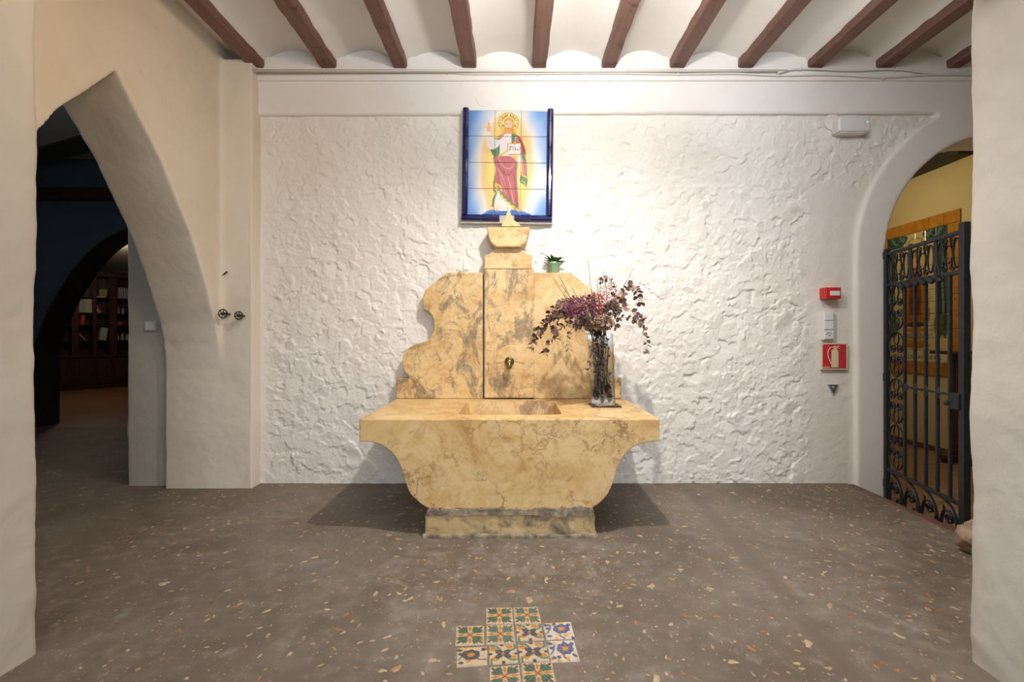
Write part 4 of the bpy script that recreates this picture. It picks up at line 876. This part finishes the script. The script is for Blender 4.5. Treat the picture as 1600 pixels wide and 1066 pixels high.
hp = spline([SG(174, 600), SG(150, 602), SG(132, 622), SG(126, 660), (SG(136, 700)), SG(152, 735)], 6); tube(bm, hp, .0032, 6); fin('pictogram', bm, M_signcream, t)
def text(name, body, size, M, mat, parent, ext=.0006):
    cu = bpy.data.curves.new(name, 'FONT'); cu.body = body; cu.size = size; cu.extrude = ext; cu.align_x = 'CENTER'; cu.align_y = 'CENTER'; cu.resolution_u = 3
    o = bpy.data.objects.new(name, cu); COL.objects.link(o); bpy.context.view_layer.update(); me = bpy.data.meshes.new_from_object(o.evaluated_get(bpy.context.evaluated_depsgraph_get())); bpy.data.objects.remove(o); bpy.data.curves.remove(cu)
    me.transform(M); return fin(name, me, mat, parent)
bm = B()
for k in range(9): quadbox(bm, 1286.4+k*1.15, 573.6-(k % 3)*.35, 1287.1+k*1.15, 574.9, 3.5212, .002, 0)
fin('maker_line', bm, M_signcream, t)
bm = B(); prism(bm, [tuple(SG(*p))[::2] for p in ((140, 912), (222, 912), (182, 994))], 3.532, 3.556, 'y', .002)
o = fin('triangle_plate', bm, M_steel); lathe_c = SG(180, 938); top(o, SG(181, 940)); meta(o, 'small downward triangular steel plate under the fire extinguisher sign', 'plate')
bm = B(); lathe(bm, [(.011, 0), (.011, .012), (.008, .014), (0, .014)], (lathe_c.x, 3.534, lathe_c.z), 14, Matrix.Rotation(PI/2, 3, 'X').to_4x4()); fin('knob', bm, M_steel, o)
bpy.context.view_layer.update()
# light switch in the left recess
t = thing('light_switch', P(234, 509, 3.475), 'single white square light switch on the wall inside the pointed arch', 'switch')
bm = B(); quadbox(bm, 225.5, 501.5, 242.5, 517, 3.462, .028, .004); fin('frame', bm, M_plastic, t)
bm = B(); quadbox(bm, 227.6, 503.6, 240.4, 515, 3.455, .012, .002); fin('rocker', bm, M_plastic2, t)
# valve wheels
def valve(px, py, D, rp, label):
    c = P(px, py, D); r = rp/F*D; t = thing('valve_wheel', c, label, 'valve', 'valve wheels on the pier'); bm = B()
    tube(bm, [c+Vector((r*math.cos(a*PI/12), 0, r*math.sin(a*PI/12))) for a in range(24)], .0042, 8, True)
    fin('rim', bm, M_rust, t, True)
    for k in range(6):
        a = k*PI/3+.25; e = c+Vector((r*math.cos(a), 0, r*math.sin(a))); bm = B(); tube(bm, [c+Vector((0, -.004, 0)), e], .0034, 6); bmesh.ops.create_icosphere(bm, subdivisions=1, radius=.0075, matrix=Matrix.Translation(e)); fin('spoke', bm, M_rust, t)
    bm = B(); lathe(bm, [(.012, -.012), (.013, 0), (.010, .010), (.006, .02), (.004, .022)], c, 12, Matrix.Rotation(PI/2, 3, 'X').to_4x4()); fin('hub', bm, M_rust, t)
    bm = B(); tube(bm, [c, Vector((c.x, 3.45, c.z))], .007, 8); fin('spindle', bm, M_rust, t)
valve(348.2, 490.3, 3.35, 6.6, 'left valve handwheel on the plaster pier'); valve(372.8, 493.2, 3.36, 6.0, 'right valve handwheel on the plaster pier')
bm = B(); tube(bm, spline([P(346, 431, 3.445), P(350, 428.5, 3.40), P(354.5, 425, 3.375)], 5), [.003]*5+[.006]*6, 7); o = fin('wall_hook', bm, M_rust, None, True); top(o, P(346, 431, 3.44)); meta(o, 'small rusty iron peg in the pier above the valve wheels', 'hook')
# cables along the wall head
def cable(pts, r, lb, D=3.485):
    bm = B(); tube(bm, spline([P(x, y, D) for x, y in pts], 6), r, 8); o = fin('electrical_cable', bm, M_cable, None, True); top(o, P(*pts[0], D)); meta(o, lb, 'cable')
    for x, y in pts[1:-1:2]:
        b2 = B(); q = P(x, y, D); box(b2, q.x-.004, q.x+.004, D-.010, D+.016, q.z-.012, q.z+.010, .002); fin('clip', b2, M_cable, o)
cable([(390, 111.5), (500, 112), (627, 112.5), (700, 113.5), (735, 115.5), (842, 115), (950, 114.5), (1060, 116), (1147, 115), (1215, 118), (1300, 117), (1380, 121), (1460, 116.5), (1530, 117.5)], .0065, 'long white painted cable clipped along the wall head under the beams')
cable([(1215, 114), (1250, 107.5), (1330, 110), (1400, 108), (1465, 115.5), (1540, 113)], .008, 'second white cable running from the right beams above the long one', 3.478)
bm = B(); tube(bm, [P(390, 110.5, 3.44), P(1230, 110.8, 3.478)], .010, 8); o = fin('cable_conduit', bm, M_cable, None, True); top(o, P(390, 111, 3.44)); meta(o, 'thin straight painted conduit tucked under the beam ends', 'conduit')

# ================================================================ GATE
gh = Vector((2.85, 3.49, 0)); gd = Vector((-.2146, -.9767, 0)); gn_ = Vector((-.9767, .2146, 0))
def G(u, z, o=0): return gh+gd*u+gn_*o+Vector((0, 0, z))
gt = thing('iron_gate', (2.85, 3.49, -.14), 'black wrought iron gate with scrollwork standing open under the right arch', 'gate')
GM = Matrix(((gd.x, gn_.x, 0, gh.x), (gd.y, gn_.y, 0, gh.y), (0, 0, 1, 0), (0, 0, 0, 1)))
def gbar(name, u0, u1, z0, z1, hw=.012, bev=.002):
    bm = B(); box(bm, u0, u1, -hw, hw, z0, z1, bev, GM); return fin(name, bm, M_iron, gt)
gbar('stile', -.016, .018, -.14, 1.815, .015); gbar('stile', .772, .818, -.14, 1.825, .018)
for z in (1.775, 1.535, .13): gbar('rail', .018, .772, z-.012, z+.012, .011)
for u in (.224, .337, .45, .563, .676): gbar('upright_bar', u-.009, u+.009, .14, 1.53, .009)
for u in (.285, .545): gbar('divider', u-.014, u+.014, 1.54, 1.80, .006)
def scr(name, pts, r=.0062, wid=1.6):
    bm = B(); tube(bm, [G(u, z) for u, z in pts], r*.78, 8, flat=(gn_, wid, .62)); return fin(name, bm, M_iron, gt, True)
def spiral(cu, cz, r0, a0, turns, sgn, n=22, rend=.25): return [(cu+r0*(1-(1-rend)*i/n)*math.cos(a0+sgn*2*PI*turns*i/n), cz+r0*(1-(1-rend)*i/n)*math.sin(a0+sgn*2*PI*turns*i/n)) for i in range(n+1)]
# column of scrolls
zc = .15; uh = (1.525-.145)/4; um = .121
for k in range(4):
    for sz in (0, 1):
        for sx in (-1, 1):
            z_a = zc+uh*(k+1) if sz else zc+uh*k; s = -1 if sz else 1; r = .030
            pts = [(um+sx*.004, z_a+s*.004), (um+sx*.045, z_a+s*.022), (um+sx*.078, z_a+s*.062), (um+sx*.084, z_a+s*.10), (um+sx*.072, z_a+s*.14)]
            pts = [tuple(p)[:2] for p in spline([(*p, 0) for p in pts], 4)][:-1]
            cu, cz = um+sx*.040, z_a+s*.128; a0 = math.atan2(s*.012, sx*.032); pts += spiral(cu, cz, .034, a0, 1.5, sx*s, 24)
            scr('scroll', pts, .0055)
    for sz in (0, 1):
        z_a = zc+uh*(k+1) if sz else zc+uh*k; s = -1 if sz else 1
        scr('inner_loop', [tuple(p)[:2] for p in spline([(um+sx*a, z_a+s*b, 0) for sx, a, b in ((-1, .012, .105), (-1, .030, .065), (-1, .018, .022), (1, 0, .006), (1, .018, .022), (1, .030, .065), (1, .012, .105))], 5)], .0045)
# top frieze: ovals, rings and curls
for u0, u1 in ((.03, .27), (.30, .53), (.56, .765)):
    um2 = (u0+u1)/2; zc2 = 1.655
    scr('ring', [(um2+.036*math.cos(a*PI/10), zc2+.055*math.sin(a*PI/10)) for a in range(21)], .0055)
    for sx in (-1, 1):
        e = (u1-u0)/2-.020
        scr('oval', [(um2+sx*(e-.012)+.030*math.cos(a*PI/10), zc2+.092*math.sin(a*PI/10)) for a in range(21)], .0055)
        for sz in (-1, 1): 
            p0 = [(um2+sx*.030, zc2+sz*.040), (um2+sx*.016, zc2+sz*.080)]
            scr('curl', p0+spiral(um2+sx*.036, zc2+sz*.080, .024, math.atan2(sz*.012, -sx*.02), 1.4, -sx*sz, 20), .005)
# twisted ribbon under the frieze
bm = B(); tube(bm, [G(.16+.46*i/60, 1.515+.014*math.sin(i*.62), .012) for i in range(61)], [.010+.007*abs(math.sin(i*.31)) for i in range(61)], 8, flat=(gn_, 1.0, 1.0)); fin('twisted_ribbon', bm, M_iron, gt, True)
# bottom frieze: leafy scrolls
for k in range(4):
    u0 = .04+k*.185; 
    pts = [tuple(p)[:2] for p in spline([(u0, .125, 0), (u0+.075, .095, 0), (u0+.13, .03, 0), (u0+.155, -.06, 0), (u0+.16, -.135, 0)], 5)]; scr('sweep', pts, .010)
    scr('leaf_scroll', [tuple(p)[:2] for p in spline([(u0+.005, -.135, 0), (u0+.0, -.04, 0), (u0+.03, .045, 0), (u0+.075, .05, 0)], 5)][:-1]+spiral(u0+.072, .012, .042, PI/2, 1.35, -1, 24), .009)
    scr('leaf_scroll', [tuple(p)[:2] for p in spline([(u0+.07, -.14, 0), (u0+.085, -.08, 0), (u0+.11, -.05, 0)], 4)][:-1]+spiral(u0+.118, -.075, .026, PI*.6, 1.2, -1, 18), .008)
    for (a, b, dd) in ((u0+.035, .055, Vector((.4, 0, .9))), (u0+.10, .02, Vector((.9, 0, .4))), (u0+.14, -.03, Vector((.8, 0, .5)))):
        bm = B(); d3 = gd*dd.x+Vector((0, 0, dd.z)); leaf_mesh(bm, G(a, b, .012), d3, -gn_, .05, .032, .35); fin('iron_leaf', bm, M_iron, gt, True)
# middle bar with spear points, lock and hinges
bm = B(); tube(bm, [G(.20+.58*i/40, .785-.000*i, .012) for i in range(41)], [.007+.0022*math.sin(i*1.7) for i in range(41)], 7); fin('cross_bar', bm, M_iron, gt)
for u in (.275, .375, .485, .60):
    bm = B(); a = [G(u-.036, .785, .018), G(u, .828, .016), G(u+.026, .786, .018), G(u, .742, .016)]; c1 = bm.verts.new(G(u, .785, .030)); c2 = bm.verts.new(G(u, .785, .004)); vv = [bm.verts.new(p) for p in a]
    for i in range(4): bm.faces.new((vv[i], vv[(i+1) % 4], c1)); bm.faces.new((vv[(i+1) % 4], vv[i], c2))
    bmesh.ops.recalc_face_normals(bm, faces=bm.faces[:]); fin('spear_point', bm, M_iron, gt)
bm = B(); box(bm, .715, .79, -.02, .03, .70, .80, .006, GM); fin('lock_box', bm, M_iron, gt)
bm = B(); bmesh.ops.create_uvsphere(bm, u_segments=12, v_segments=8, radius=.016, matrix=Matrix.Translation(G(.70, .735, .035))); tube(bm, [G(.70, .735, .03), G(.73, .735, .01)], .008, 8); fin('door_knob', bm, M_rust, gt, True)
for z in (1.77, .83, .02): bm = B(); box(bm, -.055, .0, -.016, .016, z-.03, z+.03, .004, GM); fin('hinge', bm, M_iron, gt)
# stone by the step
c = Vector((2.43, 2.37, .085)); bm = B(); bmesh.ops.create_icosphere(bm, subdivisions=4, radius=1)
pv = np.array([v.co[:] for v in bm.verts]); h = 1+.30*fbm(pv*1.6+3, 3)+.10*perlin(pv*6)
for v, k in zip(bm.verts, h): v.co = Vector((v.co.x*.095*k, v.co.y*.10*k, max(v.co.z*.095*k, -.085)))+c
o = fin('rough_stone', bm, mottled('brown_stone', (.20, .135, .085), (.42, .30, .20), 14, .85, .5, .01), None, True); top(o, (c.x, c.y, 0)); meta(o, 'rough brown stone on the floor at the foot of the right pillar', 'stone')

# ================================================================ PASSAGE: tile panel, stand
XP = 4.765; yc, hw, zb, zt = 5.42, .405, .845, 2.385; tb = .14
def vpict():
    c = Canvas(96, 186, (206, 190, 140)); tl, dt, lt = (62, 92, 92), (34, 56, 62), (128, 150, 132)
    for s in (-1, 1):
        m = lambda x: x if s < 0 else 96-x
        c.blob([(m(0), 0), (m(34), 2), (m(30), 14), (m(16), 20), (m(0), 22)], tl)
        for k in range(4): c.line([(m(2+k*7), 2), (m(10+k*6), 12-k), (m(30), 4)], 1.8, (dt, lt)[k % 2])
        c.blob([(m(0), 20), (m(12), 24), (m(16), 60), (m(12), 100), (m(18), 132), (m(8), 146), (m(0), 140)], tl)
        for k in range(4): c.line([(m(2+k*3.5), 26), (m(4+k*3), 70), (m(2+k*3.4), 110), (m(4+k*3.6), 140)], 1.8, (dt, lt, dt, lt)[k])
        c.blob([(m(4), 118), (m(18), 126), (m(16), 148), (m(6), 146)], (84, 96, 52))
    c.line([(30, 24), (40, 10), (56, 10), (66, 24)], 2.4, (170, 150, 100))
    c.blob([(48, 38), (60, 56), (66, 90), (70, 128), (48, 134), (26, 128), (30, 90), (36, 56)], (176, 116, 40)); c.blob([(48, 46), (55, 60), (58, 100), (48, 124), (38, 100), (41, 60)], (120, 72, 34))
    for k in range(7): c.line([(40+k*2.6, 92), (38+k*3.2, 126)], 1.2, (70, 44, 28))
    c.ell(48, 44, 5.5, 6.5, (214, 170, 120)); c.blob([(40, 36), (48, 24), (56, 36)], (196, 150, 50)); c.ell(42, 66, 3.6, 4, (214, 170, 120)); c.ring(48, 42, 13, 1.6, (200, 160, 70))
    for y, w2_, cl in ((132, 17, (70, 52, 34)), (140, 20, (180, 122, 42)), (148, 23, (150, 138, 116)), (156, 20, (188, 130, 44)), (162, 24, (170, 112, 36))): c.blob([(48-w2_, y), (48, y-4.5), (48+w2_, y), (48, y+4.5)], cl)
    for x, y in ((70, 96), (70, 118), (74, 140), (24, 100), (22, 124)): c.line([(x, y-10), (x+1, y), (x-1, y+8)], 1, (150, 130, 80)); c.line([(x-8, y), (x+6, y-1)], .9, (150, 130, 80))
    return c.out()
vi = vpict()
vp = thing('tiled_wall_picture', (XP, yc, 1.6), 'amber-bordered tile panel of a draped figure on the yellow passage wall behind the gate', 'tile picture')
nc, nr = 6, 11
for r in range(nr):
    for c_ in range(nc):
        y1, y0 = yc+hw-2*hw*c_/nc-.001, yc+hw-2*hw*(c_+1)/nc+.001; z1, z0 = zt-(zt-zb)*r/nr-.001, zt-(zt-zb)*(r+1)/nr+.001
        sub = vi[int(186*r/nr):int(186*(r+1)/nr), int(96*c_/nc):int(96*(c_+1)/nc)]
        painted('picture_tile', [(XP, y1, z1), (XP, y0, z1), (XP, y0, z0), (XP, y1, z0)], (-1, 0, 0), .012, sub, M_paint, vp, 16)
def amber(y0, y1, z0, z1): bm = B(); box(bm, XP-.004, XP+.012, y0+.0015, y1-.0015, z0+.0015, z1-.0015, .003); fin('border_tile', bm, M_amber, vp)
nB = 6; Wt = 2*(hw+tb)/nB
for k in range(nB):
    for z in (zt, zb-tb): amber(yc-hw-tb+k*Wt, yc-hw-tb+(k+1)*Wt, z, z+tb)
for k in range(8):
    h = (zt-zb)/8
    for y in (yc-hw-tb, yc+hw): amber(y, y+tb, zb+k*h, zb+(k+1)*h)
MT = Matrix(((0, 0, -1, XP-.002), (-1, 0, 0, yc), (0, 1, 0, .905), (0, 0, 0, 1)))
text('lettering', 'VIRGEN DE LAS NIEVES.', .066, MT, flat('black_print', (.02, .018, .014), .4), vp)
bm = B(); quad = [(XP-.0012, yc+hw-.01, .94), (XP-.0012, yc-hw+.01, .94), (XP-.0012, yc-hw+.01, .868), (XP-.0012, yc+hw-.01, .868)]; bm.faces.new([bm.verts.new(q) for q in quad]); fin('letter_band', bm, flat('pale_letter_band', (.60, .52, .34), .3), vp)
sx, sy = 4.58, 4.72
t = thing('wooden_stand', (sx, sy, -.16), 'dark wooden stand with narrow post and flat top behind the gate', 'stand')
bm = B(); box(bm, sx-.028, sx+.028, sy-.028, sy+.028, -.08, .965, .006); fin('post', bm, M_dkwood, t)
bm = B(); box(bm, sx-.16, sx+.16, sy-.14, sy+.14, .965, .995, .005); fin('top', bm, M_dkwood, t)
bm = B(); box(bm, sx-.15, sx+.17, sy-.05, sy+.05, -.135, -.075, .012); box(bm, sx-.05, sx+.05, sy-.15, sy+.15, -.135, -.075, .012); fin('foot', bm, M_dkwood, t)
for a, b in ((-.13, 0), (.15, 0), (0, -.13), (0, .13)): bm = B(); box(bm, sx+a-.022, sx+a+.022, sy+b-.022, sy+b+.022, -.16, -.135, .004); fin('caster', bm, M_iron, t)
bm = B(); c = P(1518, 640, 4.40); lathe(bm, [(.018, .11), (.05, .09), (.062, .0), (.068, -.09), (.05, -.11), (.0, -.112)], c, 16); tube(bm, [c+Vector((-.03, 0, .10)), c+Vector((0, 0, .22)), c+Vector((.03, 0, .10))], .004, 6)
o = fin('cloth_bag', bm, flat('blue_cloth', (.02, .05, .16), .8), None, True); top(o, c); meta(o, 'small deep blue bag half hidden behind the right gate stile', 'bag')

# ================================================================ LIBRARY: bookcase and its books
bu, bn = Vector((.58, .815, 0)), Vector((.815, -.58, 0)); bA = Vector((-9.67, 9.55, 0))
BMx = Matrix(((bu.x, -bn.x, 0, bA.x), (bu.y, -bn.y, 0, bA.y), (0, 0, 1, 0), (0, 0, 0, 1)))     # local: u along, v into the case, z up
bc = thing('bookcase', bA+bu*.6, 'tall dark mahogany bookcase with open shelves over panelled cupboards in the far room', 'bookcase')
def bb(name, u0, u1, v0, v1, z0, z1, bev=.004, mat=M_dkwood, par=bc): bm = B(); box(bm, u0, u1, v0, v1, z0, z1, bev, BMx); return fin(name, bm, mat, par)
bb('back_panel', -.35, 2.05, .33, .36, .0, 2.62); bb('plinth', -.36, 2.06, -.02, .35, 0, .09); bb('counter', -.37, 2.07, -.06, .35, .70, .74); bb('cornice', -.38, 2.08, -.05, .38, 2.48, 2.62, .02)
for u0, u1 in ((-.36, -.25), (.263, .375), (.604, .666), (.883, 1.018), (1.36, 1.42), (1.70, 1.83)): bb('stile', u0, u1, -.02, .33, .74, 2.5)
bays = [(-.25, .263), (.375, .604), (.666, .883), (1.018, 1.36), (1.42, 1.70)]
SZ = (1.07, 1.42, 1.68, 2.03)
for a, b in bays:
    for z in SZ: bb('shelf', a, b, .02, .33, z-.022, z)
for a, b in ((-.33, .26), (.30, .62), (.65, .90), (.95, 1.38), (1.42, 1.80)):
    d = bb('door', a+.01, b-.01, -.025, .0, .11, .69); bb('door_panel', a+.06, b-.06, -.034, -.02, .17, .63, .008, par=d); bb('handle', b-.045, b-.025, -.05, -.02, .38, .44, .004, M_brass, d)
bb('cupboard_body', -.34, 2.04, .0, .33, .09, .70)
def shelfthing(name, u0, u1, z0, z1, col, label, cat='book', tilt=0, v0=.05, v1=.24, group='books and boxes in the far bookcase'):
    c = BMx @ Vector(((u0+u1)/2, (v0+v1)/2, z0)); bm = B(); box(bm, u0, u1, v0, v1, z0, z1, .003)
    cen = Vector(((u0+u1)/2, 0, z0)); Rt = Matrix.Translation(cen) @ Matrix.Rotation(tilt, 4, 'Y') @ Matrix.Translation(-cen)
    bm.transform(Rt); zl = min(v.co.z for v in bm.verts); bm.transform(Matrix.Translation((0, 0, z0-zl))); bm.transform(BMx)
    par = thing(name, c, label, cat, group); fin('cover', bm, flat(name+'_colour', col, .6), par)
    bm = B(); box(bm, u0+.004, u1-.004, v0-.001, v1+.002, z1-.012, z1-.004); bm.transform(Rt); bm.transform(Matrix.Translation((0, 0, z0-zl))); bm.transform(BMx); fin('page_block' if cat == 'book' else 'lid', bm, flat(name+'_edge', tuple(min(1, x*.8+.1) for x in col), .7), par)
shelfthing('book', .40, .47, 1.42, 1.62, (.62, .05, .03), 'red book leaning on the left bay of the far bookcase', tilt=.14)
shelfthing('document_box', .385, .47, 1.68, 1.97, (.52, .52, .45), 'pale box file left of two on the left bay upper shelf', 'box'); shelfthing('document_box', .475, .60, 1.68, 1.98, (.60, .60, .52), 'pale box file right of two on the left bay upper shelf', 'box')
shelfthing('book', .47, .50, 1.07, 1.24, (.42, .30, .14), 'thin tan book leaning left on the lower left bay shelf', tilt=-.6)
shelfthing('document_box', .72, .86, 2.055, 2.22, (.36, .34, .10), 'olive yellow box on top shelf of the middle bay', 'box'); shelfthing('book', .675, .82, 2.03, 2.055, (.75, .72, .55), 'flat white book lying under the olive box', v0=.03)
for i, (col, n_) in enumerate((((.55, .08, .05), 'dark red'), ((.72, .66, .60), 'white'), ((.60, .16, .06), 'orange red'), ((.10, .04, .03), 'dark brown'))): shelfthing('book', .675+i*.034, .70+i*.034, 1.68, 1.93-.02*i, col, n_+' book leaning in the middle bay of the far bookcase', tilt=-.45)
shelfthing('folder', .72, .84, 1.07, 1.35, (.50, .53, .45), 'pale green folder standing open on the middle bay lower shelf', 'folder', tilt=.12)
for i in range(6): shelfthing('binder', 1.03+i*.045, 1.065+i*.045, 2.03, 2.28, ((.34, .36, .36), (.44, .45, .44))[i % 2], ('leftmost', 'second', 'third', 'fourth', 'fifth', 'rightmost')[i]+' grey binder of the row on the right bay top shelf, counted from the left', 'binder', tilt=-.12, group='grey binders on the right bay top shelf')
shelfthing('book', 1.03, 1.12, 1.42, 1.49, (.60, .06, .05), 'small red book lying in the right bay of the far bookcase')
for i, (u, z, s) in enumerate(((1.06, 1.68, 1), (1.15, 1.68, .8), (1.06, 1.07, .8), (1.14, 1.07, .9), (1.22, 1.07, .8))):
    c = BMx @ Vector((u, .12, z)); bm = B(); lathe(bm, [(.03*s, 0), (.034*s, .01), (.034*s, .10*s), (.018*s, .13*s), (.02*s, .17*s), (.0, .17*s)], c, 14)
    o = fin('jar', bm, flat('pale_ceramic', (.42, .44, .46), .3), None, True); top(o, c); meta(o, ('large pale jar on the right bay middle shelf', 'smaller pale jar beside the large one on the right bay middle shelf', 'leftmost pale jar on the right bay bottom shelf', 'middle pale jar on the right bay bottom shelf', 'rightmost pale jar on the right bay bottom shelf')[i], 'jar', 'jars in the far bookcase')
